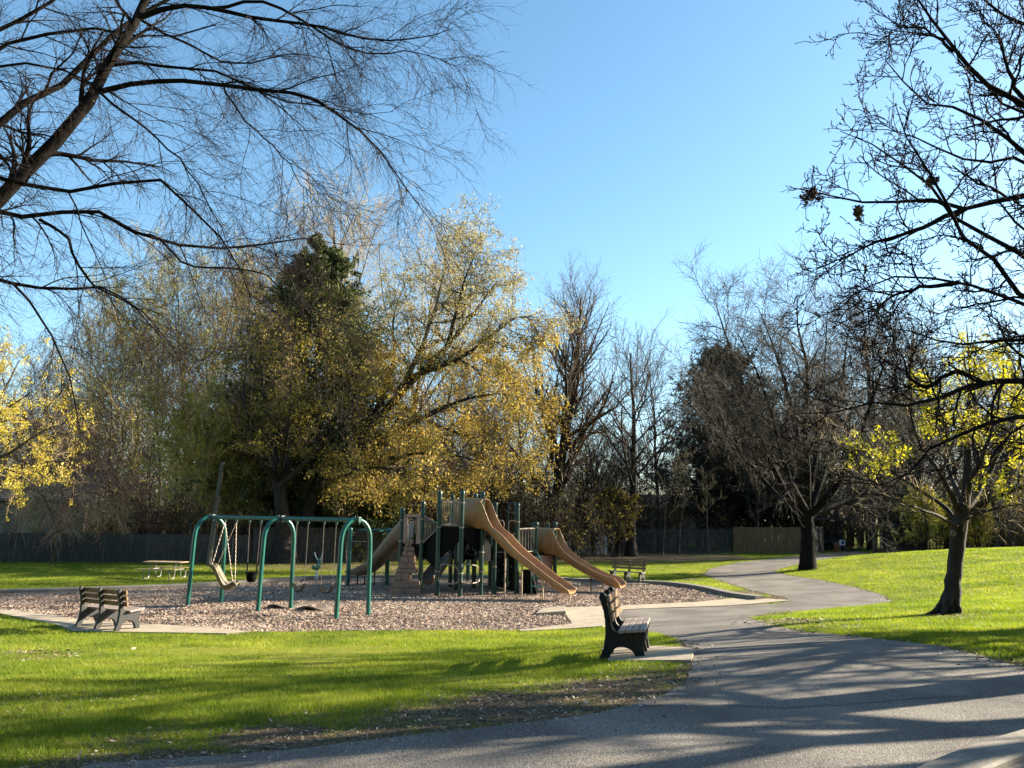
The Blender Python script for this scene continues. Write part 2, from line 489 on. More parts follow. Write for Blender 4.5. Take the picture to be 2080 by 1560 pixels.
MULCH = GP([(-120, 1211), (0, 1207), (120, 1204), (240, 1200), (390, 1194), (500, 1187), (600, 1180), (640, 1177), (700, 1176), (850, 1174), (1000, 1175), (1100, 1179), (1200, 1182), (1290, 1185), (1365, 1189), (1430, 1199), (1487, 1215),
            (1420, 1224), (1300, 1230), (1140, 1236), (1165, 1269), (1060, 1281), (900, 1281), (700, 1282), (520, 1285), (420, 1277), (300, 1269), (180, 1263), (100, 1251), (0, 1239), (-120, 1232)])
APRON = GP([(1140, 1236), (1300, 1230), (1420, 1224), (1487, 1217), (1560, 1218), (1608, 1221), (1480, 1231.5), (1340, 1236.5), (1264, 1240), (1251, 1246), (1244, 1268), (1225, 1274), (1150, 1279), (1056, 1284), (1060, 1281), (1162, 1269)])
WALK = GP([(-120, 1232), (0, 1239), (100, 1251), (180, 1263), (300, 1269), (420, 1277), (512, 1285), (460, 1289), (330, 1287), (150, 1284), (112, 1270), (60, 1260), (0, 1248), (-120, 1240)])
PAD = GP([(1222, 1320), (1330, 1316), (1396, 1319), (1409, 1331), (1404, 1346), (1238, 1347)])
PADB = GP([(1232, 1180), (1320, 1182), (1318, 1188), (1225, 1188)])
DRIVE = GP([(1640, 1117.5), (1740, 1116), (1742, 1119), (1640, 1121)])

def sheet(name, poly, off, material, step=0.4, skirt=0.12, kind='structure', jag=0.0):
    poly = [tuple(map(float, p)) for p in poly]
    pts = []
    for (ax, ay), (bx, by) in zip(poly, poly[1:] + poly[:1]):
        L = math.hypot(bx - ax, by - ay)
        k = max(1, int(L / (step * 0.5)))
        nx, ny = -(by - ay) / max(L, 1e-6), (bx - ax) / max(L, 1e-6)
        for i in range(k):
            t = i / k
            j = (random.random() - 0.5) * jag * (0 if i == 0 else 1)
            pts.append((ax + (bx - ax) * t + nx * j, ay + (by - ay) * t + ny * j))
    nb = len(pts)
    A = np.array(pts)
    x0, y0 = A.min(0); x1, y1 = A.max(0)
    gx, gy = np.meshgrid(np.arange(x0, x1, step), np.arange(y0, y1, step))
    gx, gy = gx.ravel(), gy.ravel()
    keep = inside(pts, gx, gy) & (dist_line(pts, gx, gy, True) > step * 0.3)
    allp = [Vector(p) for p in pts] + [Vector((float(a), float(b))) for a, b in zip(gx[keep], gy[keep])]
    edges = [(i, (i + 1) % nb) for i in range(nb)]
    vo, eo, fo, *_ = delaunay_2d_cdt(allp, edges, [], 1, 1e-5)
    V = np.array([(v[0], v[1]) for v in vo])
    Z = Hn(V[:, 0], V[:, 1]) + off
    verts = [(float(a), float(b), float(c)) for (a, b), c in zip(V, Z)]
    faces = [tuple(f) for f in fo]
    mb = MB(); mb.v = verts; mb.f = faces
    # skirt round the rim
    from collections import Counter
    cnt = Counter()
    for f in faces:
        for a, b in zip(f, f[1:] + f[:1]):
            cnt[(min(a, b), max(a, b))] += 1
    low = {}
    for (a, b), c in cnt.items():
        if c == 1:
            for q in (a, b):
                if q not in low:
                    low[q] = len(mb.v)
                    v = mb.v[q]
                    mb.v.append((v[0], v[1], v[2] - skirt))
            mb.f.append((a, b, low[b], low[a]))
    o = mb.build(name, material)
    for p in o.data.polygons:
        if p.normal.z < -0.5:
            o.data.flip_normals(); break
    tag(o, kind=kind)
    return o

def noise_ground(name, stops, scale, rough=0.9, bump=0.5, bscale=120, big=None, dist=0.015, vor=None):
    m = bpy.data.materials.new(name)
    m.use_nodes = True
    n, l = m.node_tree.nodes, m.node_tree.links
    b = n['Principled BSDF']
    b.inputs['Roughness'].default_value = rough
    b.inputs['Specular IOR Level'].default_value = 0.25
    g = n.new('ShaderNodeNewGeometry')
    if vor:
        t = n.new('ShaderNodeTexVoronoi')
        t.inputs['Scale'].default_value = vor
        l.new(g.outputs['Position'], t.inputs['Vector'])
        sp = n.new('ShaderNodeSeparateColor')
        l.new(t.outputs['Color'], sp.inputs[0])
        fac = sp.outputs[0]
    else:
        t = n.new('ShaderNodeTexNoise')
        t.inputs['Scale'].default_value = scale
        t.inputs['Detail'].default_value = 8
        t.inputs['Roughness'].default_value = 0.7
        l.new(g.outputs['Position'], t.inputs['Vector'])
        fac = t.outputs['Fac']
    r = n.new('ShaderNodeValToRGB')
    while len(r.color_ramp.elements) < len(stops): r.color_ramp.elements.new(0.5)
    for e, (p, c) in zip(r.color_ramp.elements, stops):
        e.position = p; e.color = (*c, 1)
    l.new(fac, r.inputs['Fac'])
    col = r.outputs['Color']
    if big:
        t3 = n.new('ShaderNodeTexNoise'); t3.inputs['Scale'].default_value = big[0]; t3.inputs['Detail'].default_value = 6
        l.new(g.outputs['Position'], t3.inputs['Vector'])
        mr = n.new('ShaderNodeMapRange')
        mr.inputs['From Min'].default_value = 0.35; mr.inputs['From Max'].default_value = 0.65
        mr.inputs['To Min'].default_value = big[1]; mr.inputs['To Max'].default_value = big[2]
        l.new(t3.outputs['Fac'], mr.inputs['Value'])
        hs = n.new('ShaderNodeHueSaturation')
        l.new(mr.outputs['Result'], hs.inputs['Value'])
        l.new(col, hs.inputs['Color'])
        col = hs.outputs['Color']
    l.new(col, b.inputs['Base Color'])
    t2 = n.new('ShaderNodeTexNoise'); t2.inputs['Scale'].default_value = bscale; t2.inputs['Detail'].default_value = 4
    l.new(g.outputs['Position'], t2.inputs['Vector'])
    bp = n.new('ShaderNodeBump'); bp.inputs['Strength'].default_value = bump; bp.inputs['Distance'].default_value = dist
    l.new(t2.outputs['Fac'], bp.inputs['Height'])
    l.new(bp.outputs['Normal'], b.inputs['Normal'])
    return m

MAT['asphalt'] = noise_ground('asphalt', [(0.32, (0.04, 0.034, 0.03)), (0.5, (0.135, 0.116, 0.1)), (0.68, (0.36, 0.32, 0.275))], 75, 0.85, 0.7, 90, (0.9, 0.68, 1.2))
MAT['concrete'] = noise_ground('concrete', [(0.3, (0.26, 0.21, 0.155)), (0.7, (0.36, 0.3, 0.225))], 14, 0.85, 0.25, 90, (2.0, 0.88, 1.1))
MAT['kerb_concrete'] = noise_ground('kerb_concrete', [(0.3, (0.14, 0.122, 0.1)), (0.7, (0.23, 0.203, 0.168))], 14, 0.85, 0.3, 90, (2.0, 0.8, 1.1))  # darker than the other concrete: road kerb's tree shade put into the colour
MAT['mulch'] = noise_ground('mulch', [(0.0, (0.07, 0.047, 0.037)), (0.35, (0.19, 0.14, 0.11)), (0.7, (0.31, 0.24, 0.19)), (1.0, (0.46, 0.38, 0.31))], 30, 0.9, 0.9, 35, (1.2, 0.75, 1.1), 0.04, vor=22)
MAT['chip'] = island_mat('wood_chip', [(0, (0.14, 0.09, 0.07)), (0.4, (0.3, 0.215, 0.165)), (0.75, (0.41, 0.31, 0.24)), (1, (0.58, 0.47, 0.37))], 0.85, world_noise=1.3)

def turf_mat():
    m = bpy.data.materials.new('turf')
    m.use_nodes = True
    n, l = m.node_tree.nodes, m.node_tree.links
    b = n['Principled BSDF']; b.inputs['Roughness'].default_value = 0.95; b.inputs['Specular IOR Level'].default_value = 0.1
    g = n.new('ShaderNodeNewGeometry')
    def noise(sc, det=6):
        t = n.new('ShaderNodeTexNoise'); t.inputs['Scale'].default_value = sc; t.inputs['Detail'].default_value = det
        t.inputs['Roughness'].default_value = 0.65
        l.new(g.outputs['Position'], t.inputs['Vector']); return t.outputs['Fac']
    def ramp(f, stops):
        r = n.new('ShaderNodeValToRGB')
        while len(r.color_ramp.elements) < len(stops): r.color_ramp.elements.new(0.5)
        for e, (p, c) in zip(r.color_ramp.elements, stops): e.position = p; e.color = (*c, 1)
        l.new(f, r.inputs['Fac']); return r.outputs['Color']
    grass = ramp(noise(5), [(0.25, (0.08, 0.1, 0.012)), (0.5, (0.17, 0.185, 0.02)), (0.75, (0.25, 0.24, 0.04))])
    dirt = ramp(noise(22), [(0.3, (0.05, 0.035, 0.024)), (0.55, (0.125, 0.092, 0.06)), (0.75, (0.26, 0.2, 0.135))])
    at = n.new('ShaderNodeAttribute'); at.attribute_name = 'bare'
    nz = noise(4)
    s = n.new('ShaderNodeMath'); s.operation = 'SUBTRACT'; l.new(nz, s.inputs[0]); s.inputs[1].default_value = 0.5
    k = n.new('ShaderNodeMath'); k.operation = 'MULTIPLY_ADD'; l.new(s.outputs[0], k.inputs[0]); k.inputs[1].default_value = 1.6; l.new(at.outputs['Fac'], k.inputs[2])
    mr = n.new('ShaderNodeMapRange'); mr.inputs['From Min'].default_value = 0.3; mr.inputs['From Max'].default_value = 0.7
    l.new(k.outputs[0], mr.inputs['Value'])
    mx = n.new('ShaderNodeMix'); mx.data_type = 'RGBA'
    l.new(mr.outputs['Result'], mx.inputs[0]); l.new(grass, mx.inputs[6]); l.new(dirt, mx.inputs[7])
    l.new(mx.outputs[2], b.inputs['Base Color'])
    bp = n.new('ShaderNodeBump'); bp.inputs['Strength'].default_value = 0.9; bp.inputs['Distance'].default_value = 0.05
    l.new(noise(45, 4), bp.inputs['Height']); l.new(bp.outputs['Normal'], b.inputs['Normal'])
    return m
MAT['turf'] = turf_mat()

BARE_LINE = GP([(60, 1600), (190, 1556), (560, 1520), (900, 1478), (1100, 1455), (1240, 1432), (1340, 1415), (1396, 1392), (1408, 1345), (1388, 1300)])
BARE_W = [(190, 1575, .7, .9), (560, 1505, .55, .9), (760, 1500, .5, .9), (900, 1460, .75, .9), (1080, 1440, 1.0, 1.0), (1250, 1410, 1.0, 1.0), (1330, 1385, .7, .85), (1300, 1360, .5, .55), (60, 1330, 1.4, .45), (120, 1420, .9, .35),
          (330, 1510, .7, .5), (620, 1470, .6, .45), (1580, 1262, 1.1, .85), (1545, 1250, .8, .9), (1680, 1272, .9, .5), (1760, 1300, .8, .4), (1540, 1203, .9, .9), (1590, 1216, .8, 1.0), (1450, 1168, .9, .7), (2050, 1350, .6, .7), (1900, 1318, .5, .6),
          (1250, 1128, 4.5, .95), (1180, 1133, 3.5, .9), (1330, 1127, 3.0, .8), (700, 1150, 4.5, .7), (850, 1160, 3.5, .7), (560, 1150, 3.0, .6), (1400, 1178, .8, .6), (1380, 1308, .5, .6), (1240, 1292, .5, .5), (1930, 1252, .55, .7)]
BARE_B = [(G(a, b)[0], G(a, b)[1], r, s) for a, b, r, s in BARE_W]

def bareness(x, y):
    b = np.clip(1 - dist_line(BARE_LINE, x, y) / 0.45, 0, 1) * 0.9
    b = np.maximum(b, np.clip(1 - dist_line(PATH_R, x, y) / 0.3, 0, 1) * 0.75)
    b = np.maximum(b, np.clip(1 - dist_line(PATH_B, x, y) / 0.35, 0, 1) * 0.75)
    for cx, cy, r, s in BARE_B:
        b = np.maximum(b, s * np.clip(1.5 - np.hypot(x - cx, (y - cy) * 1.0) / r, 0, 1))
    b = np.maximum(b, np.clip((y - 44 - 0.12 * np.abs(x)) / 3, 0, 0.75) * (x < 16))
    return b

def make_terrain():
    xs = np.concatenate([-np.geomspace(400, 17, 30), np.arange(-16, 20.01, 0.25), np.geomspace(20.5, 400, 34)])
    ys = np.concatenate([-np.geomspace(200, 2, 16), np.arange(0, 42.01, 0.25), np.geomspace(43, 600, 46)])
    X, Y = np.meshgrid(xs, ys)
    Z = Hn(X, Y)
    Z += (vnoise(X, Y, 0.7, 3) - 0.5) * 0.025 * np.clip((np.hypot(X, Y) - 3) / 4, 0, 1) * 0
    V = np.stack([X.ravel(), Y.ravel(), Z.ravel()], 1)
    ny, nx = X.shape
    i = np.arange(ny * nx).reshape(ny, nx)
    Q = np.stack([i[:-1, :-1], i[:-1, 1:], i[1:, 1:], i[1:, :-1]], -1).reshape(-1, 4)
    o = np_mesh('ground', V, Q, MAT['turf'], smooth=True)
    a = o.data.attributes.new('bare', 'FLOAT', 'POINT')
    a.data.foreach_set('value', bareness(X.ravel(), Y.ravel()).astype(np.float32))
    tag(o, kind='structure')
make_terrain()
sheet('asphalt_path', PATH, 0.008, MAT['asphalt'], 0.4, jag=0.05)
sheet('mulch_bed', MULCH, 0.006, MAT['mulch'], 0.5)
sheet('concrete_apron', APRON, 0.03, MAT['concrete'], 0.4)
sheet('concrete_walk', WALK, 0.03, MAT['concrete'], 0.4)
sheet('bench_pad', PAD, 0.03, MAT['concrete'], 0.3)
sheet('far_bench_pad', PADB, 0.05, MAT['concrete'], 0.3)

def band(name, pl, wid, hgt, material):
    pl = smooth_poly(pl, 5, False)
    mb = MB(); rows = []
    for i, p in enumerate(pl):
        a, b = pl[max(i - 1, 0)], pl[min(i + 1, len(pl) - 1)]
        t = np.array([b[0] - a[0], b[1] - a[1]]); t /= np.linalg.norm(t)
        nrm = np.array([-t[1], t[0]]) * wid / 2
        z = H(*p)
        rows.append([(p[0] + nrm[0], p[1] + nrm[1], z - .1), (p[0] + nrm[0], p[1] + nrm[1], z + hgt - .015), (p[0] + nrm[0] * .86, p[1] + nrm[1] * .86, z + hgt), (p[0] - nrm[0] * .86, p[1] - nrm[1] * .86, z + hgt),
                     (p[0] - nrm[0], p[1] - nrm[1], z + hgt - .015), (p[0] - nrm[0], p[1] - nrm[1], z - .1)])
    k = 6
    vs = [v for r in rows for v in r]
    fs = [(i * k + j, i * k + j + 1, (i + 1) * k + j + 1, (i + 1) * k + j) for i in range(len(rows) - 1) for j in range(k - 1)]
    fs += [tuple(range(k)), tuple((len(rows) - 1) * k + j for j in range(k))]
    mb.add(vs, fs)
    o = mb.build(name, material)
    tag(o, kind='structure')
band('playground_kerb', GP([(-120, 1210), (0, 1206), (120, 1203), (240, 1199), (390, 1193), (500, 1186), (600, 1179), (640, 1176.5), (700, 1175), (850, 1174), (1000, 1175), (1100, 1178), (1200, 1182), (1290, 1185), (1365, 1189), (1430, 1198), (1487, 1211), (1545, 1219)]), 0.42, 0.13, MAT['kerb_concrete'])
KB = GP([(2320, 1454), (2215, 1479), (2090, 1516), (1995, 1550), (1910, 1590), (1832, 1646)])
band('road_kerb', KB, 0.3, 0.06, MAT['kerb_concrete'])
sheet('kerb_gutter', [(KB[i][0] + .16, KB[i][1] - .16) for i in range(6)] + [(2.2, 2.0), (7.5, 2.0), (7.5, 5.6)], 0.02, MAT['kerb_concrete'], 0.4)

# ------------------------------------------------------------------ cracks in the asphalt
def crack(pts, wd):
    pts = [np.array(G(a, b)[:2]) for a, b in pts]
    dense = []
    for a, b in zip(pts[:-1], pts[1:]):
        for k in range(10):
            dense.append(a + (b - a) * k / 10 + rng.normal(0, 0.012, 2))
    vs, fs = [], []
    for i, p in enumerate(dense):
        t = dense[min(i + 1, len(dense) - 1)] - dense[max(i - 1, 0)]
        nr = np.array([-t[1], t[0]]) / (np.linalg.norm(t) + 1e-9) * wd * (0.5 + rng.random())
        for s in (-1, 1):
            q = p + nr * s
            vs.append((q[0], q[1], H(q[0], q[1]) + 0.0115))
    for i in range(len(dense) - 1):
        fs.append((2 * i, 2 * i + 1, 2 * i + 3, 2 * i + 2))
    return vs, fs
ck = MB()
for pts, wd in [([(1480, 1436), (1600, 1441), (1760, 1430), (1900, 1418), (2010, 1416)], .006), ([(1300, 1437), (1360, 1434)], .006), ([(1560, 1440), (1700, 1432)], .004), ([(1690, 1202), (1760, 1207)], .008), ([(1350, 1240), (1470, 1245)], .006), ([(1480, 1275), (1500, 1262)], .006)]:
    ck.add(*crack(pts, wd))
tag(ck.build('asphalt_cracks', MAT['tar']), kind='structure')

# ------------------------------------------------------------------ grass blades, wood chips, litter
NOGRASS = [PATH, MULCH, APRON, WALK, PAD, PADB]
def make_grass():
    N = 1900000
    u = rng.random(N)
    y = 3.6 * (62 / 3.6) ** u
    x = (rng.random(N) * 2 - 1) * (y * 0.80 + 0.8)
    keep = np.ones(N, bool)
    br = bareness(x, y)
    clump = vnoise(x, y, 0.13, 4) * 0.35 + vnoise(x, y, 0.4, 5) * 0.35 + vnoise(x, y, 1.3, 6) * 0.3
    patch = vnoise(x, y, 2.6, 12) * .6 + vnoise(x, y, .8, 13) * .4
    br = np.maximum(br, np.clip((patch - .43) * 3.0, 0, .85) * (x < 2) * (y < 15.5) * np.clip((-x + 3) / 6 + .25, 0, 1))
    keep &= (rng.random(N) > np.clip((br + (clump - 0.5) * 1.1 - 0.25) * 1.5, 0, 0.985))
    keep &= rng.random(N) < (0.5 + clump * 0.9)
    keep &= rng.random(N) < np.clip((y / 7.0), 0.55, 1)
    keep &= ~((y > 43) & (x < 12))
    x, y, clump, br = x[keep], y[keep], clump[keep], br[keep]
    for pl in NOGRASS:
        m = ~inside(pl, x, y)
        x, y, clump, br = x[m], y[m], clump[m], br[m]
    n = len(x)
    z = Hn(x, y)
    D = np.hypot(x, y)
    h = (0.03 + 0.032 * rng.random(n)) * (0.35 + 1.35 * clump) * (1 - 0.45 * np.clip(br, 0, 1)) * np.clip(0.95 + (D - 8) * 0.006, 0.9, 1.15)
    wd = 0.0021 * np.clip((D / 7) ** .8, 0.9, 5) * (0.7 + 0.6 * rng.random(n))
    a = rng.random(n) * 2 * np.pi
    lean = rng.normal(0, 0.55, (n, 2)) * h[:, None]
    bx, by = np.cos(a) * wd, np.sin(a) * wd
    V = np.empty((n, 3, 3), np.float32)
    V[:, 0] = np.stack([x - bx, y - by, z - 0.004], 1)
    V[:, 1] = np.stack([x + bx, y + by, z - 0.004], 1)
    V[:, 2] = np.stack([x + lean[:, 0], y + lean[:, 1], z + h], 1)
    o = np_mesh('grass', V.reshape(-1, 3), np.arange(n * 3).reshape(n, 3), MAT['grass'])
    tag(o, kind='stuff')
    print('grass blades', n)
MAT['grass'] = island_mat('grass_blade', [(0, (0.04, 0.075, 0.009)), (0.3, (0.115, 0.165, 0.013)), (0.65, (0.235, 0.28, 0.034)), (0.88, (0.39, 0.385, 0.065)), (1.0, (0.5, 0.42, 0.2))], 0.55, 0.5, (1.05, 1.1, 0.35), 0.75)
make_grass()

def make_chips():
    N = 420000
    u = rng.random(N)
    y = 15 * (32 / 15.) ** u
    x = (rng.random(N) * 2 - 1) * 17
    m = inside(MULCH, x, y)
    x, y = x[m], y[m]
    n = len(x)
    z = Hn(x, y) + 0.01 + rng.random(n) * 0.02
    L = 0.011 + 0.024 * rng.random(n); W = 0.004 + 0.008 * rng.random(n)
    a = rng.random(n) * 2 * np.pi
    t1, t2 = rng.normal(0, 0.35, n), rng.normal(0, 0.5, n)
    e1 = np.stack([np.cos(a), np.sin(a), t1], 1) * L[:, None]
    e2 = np.stack([-np.sin(a), np.cos(a), t2], 1) * W[:, None]
    c = np.stack([x, y, z], 1)
    V = np.stack([c - e1 - e2, c + e1 - e2, c + e1 + e2, c - e1 + e2], 1)
    o = np_mesh('wood_chips', V.reshape(-1, 3), np.arange(n * 4).reshape(n, 4), MAT['chip'])
    tag(o, kind='stuff')
    # dry litter and crumbs along the bare ground and the path edge
    N = 130000
    y = 3.6 * (40 / 3.6) ** rng.random(N)
    x = (rng.random(N) * 2 - 1) * (y * 0.8 + 0.5)
    br = bareness(x, y)
    k = (rng.random(N) < br * 0.9 + 0.003)
    for pl in (MULCH, WALK):
        k &= ~inside(pl, x, y)
    edge = np.minimum(dist_line(PATH_L, x, y), dist_line(PATH_R, x, y))
    onp = inside(PATH, x, y)
    k &= ~onp | (rng.random(N) < np.exp(-edge / 0.2) * 0.95 + 0.012)
    x, y = x[k], y[k]; n = len(x)
    z = Hn(x, y) + 0.012
    s = (0.006 + 0.014 * rng.random(n) ** 3) * np.clip(np.hypot(x, y) / 8, 0.8, 2)
    a = rng.random(n) * 2 * np.pi
    e1 = np.stack([np.cos(a), np.sin(a), rng.normal(0, 0.3, n)], 1) * s[:, None] * 1.5
    e2 = np.stack([-np.sin(a), np.cos(a), rng.normal(0, 0.4, n)], 1) * s[:, None] * 0.7
    c = np.stack([x, y, z], 1)
    V = np.stack([c - e1, c - e2, c + e1, c + e2], 1)
    o = np_mesh('leaf_litter', V.reshape(-1, 3), np.arange(n * 4).reshape(n, 4), MAT['dead_leaf'])
    tag(o, kind='stuff')
make_chips()
# ------------------------------------------------------------------ benches
BENCH_PROF = [(0, 0), (0.0, .03), (.05, .16), (.075, .33), (.07, .5), (.05, .62), (.015, .72), (-.004, .78), (.008, .825), (.04, .843), (.075, .825), (.095, .76), (.118, .62), (.142, .49), (.17, .41), (.20, .37), (.245, .352), (.42, .365), (.585, .385),
              (.588, .36), (.565, .27), (.555, .18), (.572, .07), (.59, 0), (.475, 0), (.455, .07), (.42, .13), (.37, .165), (.30, .182), (.23, .175), (.175, .145), (.14, .08), (.118, 0)]
def make_bench():
    """local x = towards the front of the seat, local y = along the bench"""
    root = empty('park_bench')
    L, sp, th = 1.5, 0.62, 0.065
    for k in (-1, 0, 1):
        m = MB()
        m.prism(BENCH_PROF, (0, k * sp - th / 2, 0), (1, 0, 0), (0, 0, 1), (0, th, 0))
        fr = m.build('bench_frame', MAT['bench_frame'], root, bevel=0.012)
        for bx_, bz_ in ((.008, .755), (.042, .64), (.062, .54)):
            MB().lathe([(.003, -.004), (.009, -.003), (.009, .003), (.003, .004)], 8).build('bolt', MAT['trim_white'], fr).matrix_local = Matrix.Translation((bx_ - .004, k * sp, bz_)) @ Matrix.Rotation(math.pi / 2, 4, 'Y')
    d = Vector((.047, 0, -.27)).normalized()
    rot = Matrix.Rotation(math.atan2(d.x, -d.z) * -1, 3, 'Y')
    for i in range(3):
        m = MB()
        z = .765 - i * .118
        xx = .118 + (.765 - z) * .185
        m.box((xx, 0, z), (.036, L, .088), rot)
        m.build('back_slat', MAT['bench_slat'], root, bevel=0.006)
    for i in range(4):
        m = MB()
        xx = .285 + i * .087
        m.box((xx, 0, .376 + i * .009), (.08, L, .036), Matrix.Rotation(-.1, 3, 'Y'))
        m.build('seat_slat', MAT['bench_seat'], root, bevel=0.006)
    return root

def copy_tree(o, parent=None):
    c = o.copy()
    COL.objects.link(c)
    if parent is not None:
        c.parent = parent
    for ch in [q for q in o.children]:
        copy_tree(ch, c)
    return c

bench0 = make_bench()
def place_bench(root, origin_px, prof_dir, label, scale=1.0, anchor=(0, -.62), off=0.03):
    """anchor: local point (x,y) that stands at the photo pixel"""
    g = G(*origin_px)
    a = math.atan2(prof_dir[1], prof_dir[0])
    ax, ay = anchor[0] * scale, anchor[1] * scale
    root.location = (g[0] - (ax * math.cos(a) - ay * math.sin(a)), g[1] - (ax * math.sin(a) + ay * math.cos(a)), 0)
    root.location.z = H(root.location.x, root.location.y) + off
    root.rotation_euler = (0, 0, a)
    root.scale = (scale, scale, scale)
    tag(root, label, 'bench', 'park benches around the playground')
b2, b3 = copy_tree(bench0), copy_tree(bench0)
place_bench(bench0, (1218, 1341), (.977, -.215), 'nearest park bench, seen end-on from the side, on a concrete pad beside the asphalt path', 1.03)
bench0.rotation_euler.x = math.radians(-1.5)
place_bench(b2, (231, 1285), (.446, .894), 'park bench seen from behind on the concrete walk, left of the swing set', 1.06)
place_bench(b3, (1310, 1185), (-.55, -.835), 'small far park bench at the grass edge behind the end of the lower tan slide', 1.0, anchor=(0, .62), off=0.06)

# ------------------------------------------------------------------ picnic table
def picnic_table():
    g = G(334, 1175)
    root = empty('picnic_table', g, math.radians(-7), 'wooden picnic table with bent metal tube legs on the shaded lawn by the fence', 'picnic table')
    root.scale = (.85, .85, .85)
    L = 1.85
    for i in range(5):
        MB().box((0, -.30 + i * .15, .75), (L, .138, .04)).build('top_plank', MAT['table_wood'], root, bevel=.005)
    for s in (-1, 1):
        for j in (0, 1):
            MB().box((0, s * (.62 + j * .13), .45), (L, .12, .04)).build('seat_plank', MAT['table_wood'], root, bevel=.005)
    for sx in (-.62, .62):
        m = MB()
        for s in (-1, 1):
            m.tube(bez([(sx, s * .2, .72), (sx, s * .25, .3), (sx, s * .3, .07), (sx, s * .42, .025), (sx, s * .6, .03), (sx, s * .68, .1), (sx, s * .69, .43)], 6), .024, 8)
        m.tube([(sx, -.72, .42), (sx, .72, .42)], .022, 8)
        m.tube([(sx, -.33, .72), (sx, .33, .72)], .02, 8)
        m.build('leg_frame', MAT['galv'], root, smooth=True)
picnic_table()

# ------------------------------------------------------------------ swing set
PZ = -1.05
def swing_set():
    A = np.array([P(416, 1217.7, 22.1)[:2], P(558, 1228, 21.05)[:2], P(716, 1242.0, 20.0)[:2]])
    d = A[2] - A[0]; Lb = np.linalg.norm(d); d /= Lb
    leg = np.array([.72, .69]) * 0.475
    top = 2.45
    c0 = A[1]
    root = empty('swing_set', (c0[0], c0[1], PZ), 0, 'teal metal swing set frame with three arches and a long top beam', 'swing set')
    for k, p in enumerate(A):
        o = p - c0
        pts = [(o[0] - leg[0], o[1] - leg[1], -.05)]
        pts += [(o[0] - leg[0] * .96, o[1] - leg[1] * .96, 1.0), (o[0] - leg[0] * .93, o[1] - leg[1] * .93, 1.85)]
        for q in range(1, 12):
            a = math.pi * (1 - q / 12)
            pts.append((o[0] + leg[0] * .92 * math.cos(a), o[1] + leg[1] * .92 * math.cos(a), 1.88 + (top - 1.88) * math.sin(a) ** .9))
        pts += [(o[0] + leg[0] * .93, o[1] + leg[1] * .93, 1.85), (o[0] + leg[0] * .96, o[1] + leg[1] * .96, 1.0), (o[0] + leg[0], o[1] + leg[1], -.05)]
        ar = MB().tube(pts, .058, 14).build('arch', MAT['teal'], root, smooth=True)
        cl = MB()
        for s in (-.07, .07):
            cl.tube([(o[0] + d[0] * s, o[1] + d[1] * s, top - .12), (o[0] + d[0] * s * 1.01, o[1] + d[1] * s * 1.01, top + .075)], .03, 8)
        cl.box((o[0], o[1], top + .0), (.2, .13, .13), Matrix.Rotation(math.atan2(d[1], d[0]), 3, 'Z'))
        cl.build('clamp', MAT['green'], ar, bevel=.01)
    e0, e1 = A[0] - c0, A[2] - c0
    MB().tube([(e0[0], e0[1], top - .01), (e1[0], e1[1], top - .01)], .055, 14).build('top_beam', MAT['teal'], root, smooth=True)
    def at(t):
        return A[0] + (A[2] - A[0]) * t
    def hanger(m, p):
        m.tube([(p[0], p[1], top + .04), (p[0], p[1], top - .14)], .035, 8)
    def px_t(px):      # position along the beam under a photo pixel column
        best = min(np.linspace(0, 1, 1001), key=lambda t: abs(proj(np.array([*at(t), PZ + top]))[0] - px))
        return best
    T = [px_t(v) for v in (458, 481, 508, 531, 604, 627, 659, 684)]
    for t in T:
        p = at(t) - c0
        hm = MB(); hanger(hm, p)
        hm.build('hanger_clamp', MAT['green'], root, smooth=True)
    def chain(m, a, b, w=.011):
        a, b = np.array(a), np.array(b); n = max(6, int(np.linalg.norm(b - a) / .055))
        dirv = (b - a) / np.linalg.norm(b - a)
        u = np.cross(dirv, [0, 1, 0.1]); u /= np.linalg.norm(u); v = np.cross(dirv, u)
        for i in range(n):
            p, q = a + (b - a) * i / n, a + (b - a) * (i + 1) / n
            o = (u if i % 2 else v) * .012
            m.tube([p - dirv * .006, (p + q) / 2 + o, q + dirv * .006], w * .55, 4, False)
            m.tube([p - dirv * .006, (p + q) / 2 - o, q + dirv * .006], w * .55, 4, False)
    # two belt swings
    side = np.array([-d[1], d[0]])
    for (ta, tb, zs, lab) in ((T[4], T[5], .53, 'black rubber belt swing hanging beside the middle arch of the swing set'), (T[6], T[7], .53, 'black rubber belt swing hanging nearest the right arch of the swing set')):
        pa, pb = at(ta), at(tb); mid = (pa + pb) / 2; w2 = np.linalg.norm(pb - pa) / 2
        r = empty('belt_swing', (mid[0], mid[1], PZ + top), math.atan2(d[1], d[0]), lab, 'swing', 'swings on the teal swing set')
        bow = -(top - zs)
        rows = []
        for i in range(13):
            t = i / 12 * 2 - 1
            rows.append((w2 * .95 * t, bow + .2 * abs(t) ** 2.2))
        rows = [(x * (1 - .06 * (1 - abs(x) / w2)), z) for x, z in rows]
        m = MB(); vs = []; fs = []
        for x, z in rows:
            for yy, zz in ((-.075, 0), (.075, 0), (.075, .018), (-.075, .018)):
                vs.append((x, yy, z + zz))
        for i in range(12):
            for j in range(4):
                a, b = i * 4 + j, i * 4 + (j + 1) % 4
                fs.append((a, b, b + 4, a + 4))
        fs += [(0, 1, 2, 3), (48, 49, 50, 51)]
        m.add(vs, fs).build('seat', MAT['rubber'], r, smooth=True)
        for s in (-1, 1):
            c = MB(); chain(c, (s * w2, 0, -.14), (s * w2 * .95, 0, bow + .2)); c.build('chain', MAT['chain'], r)
    # bucket swing
    pa, pb = at(T[2]), at(T[3]); mid = (pa + pb) / 2; w2 = np.linalg.norm(pb - pa) / 2
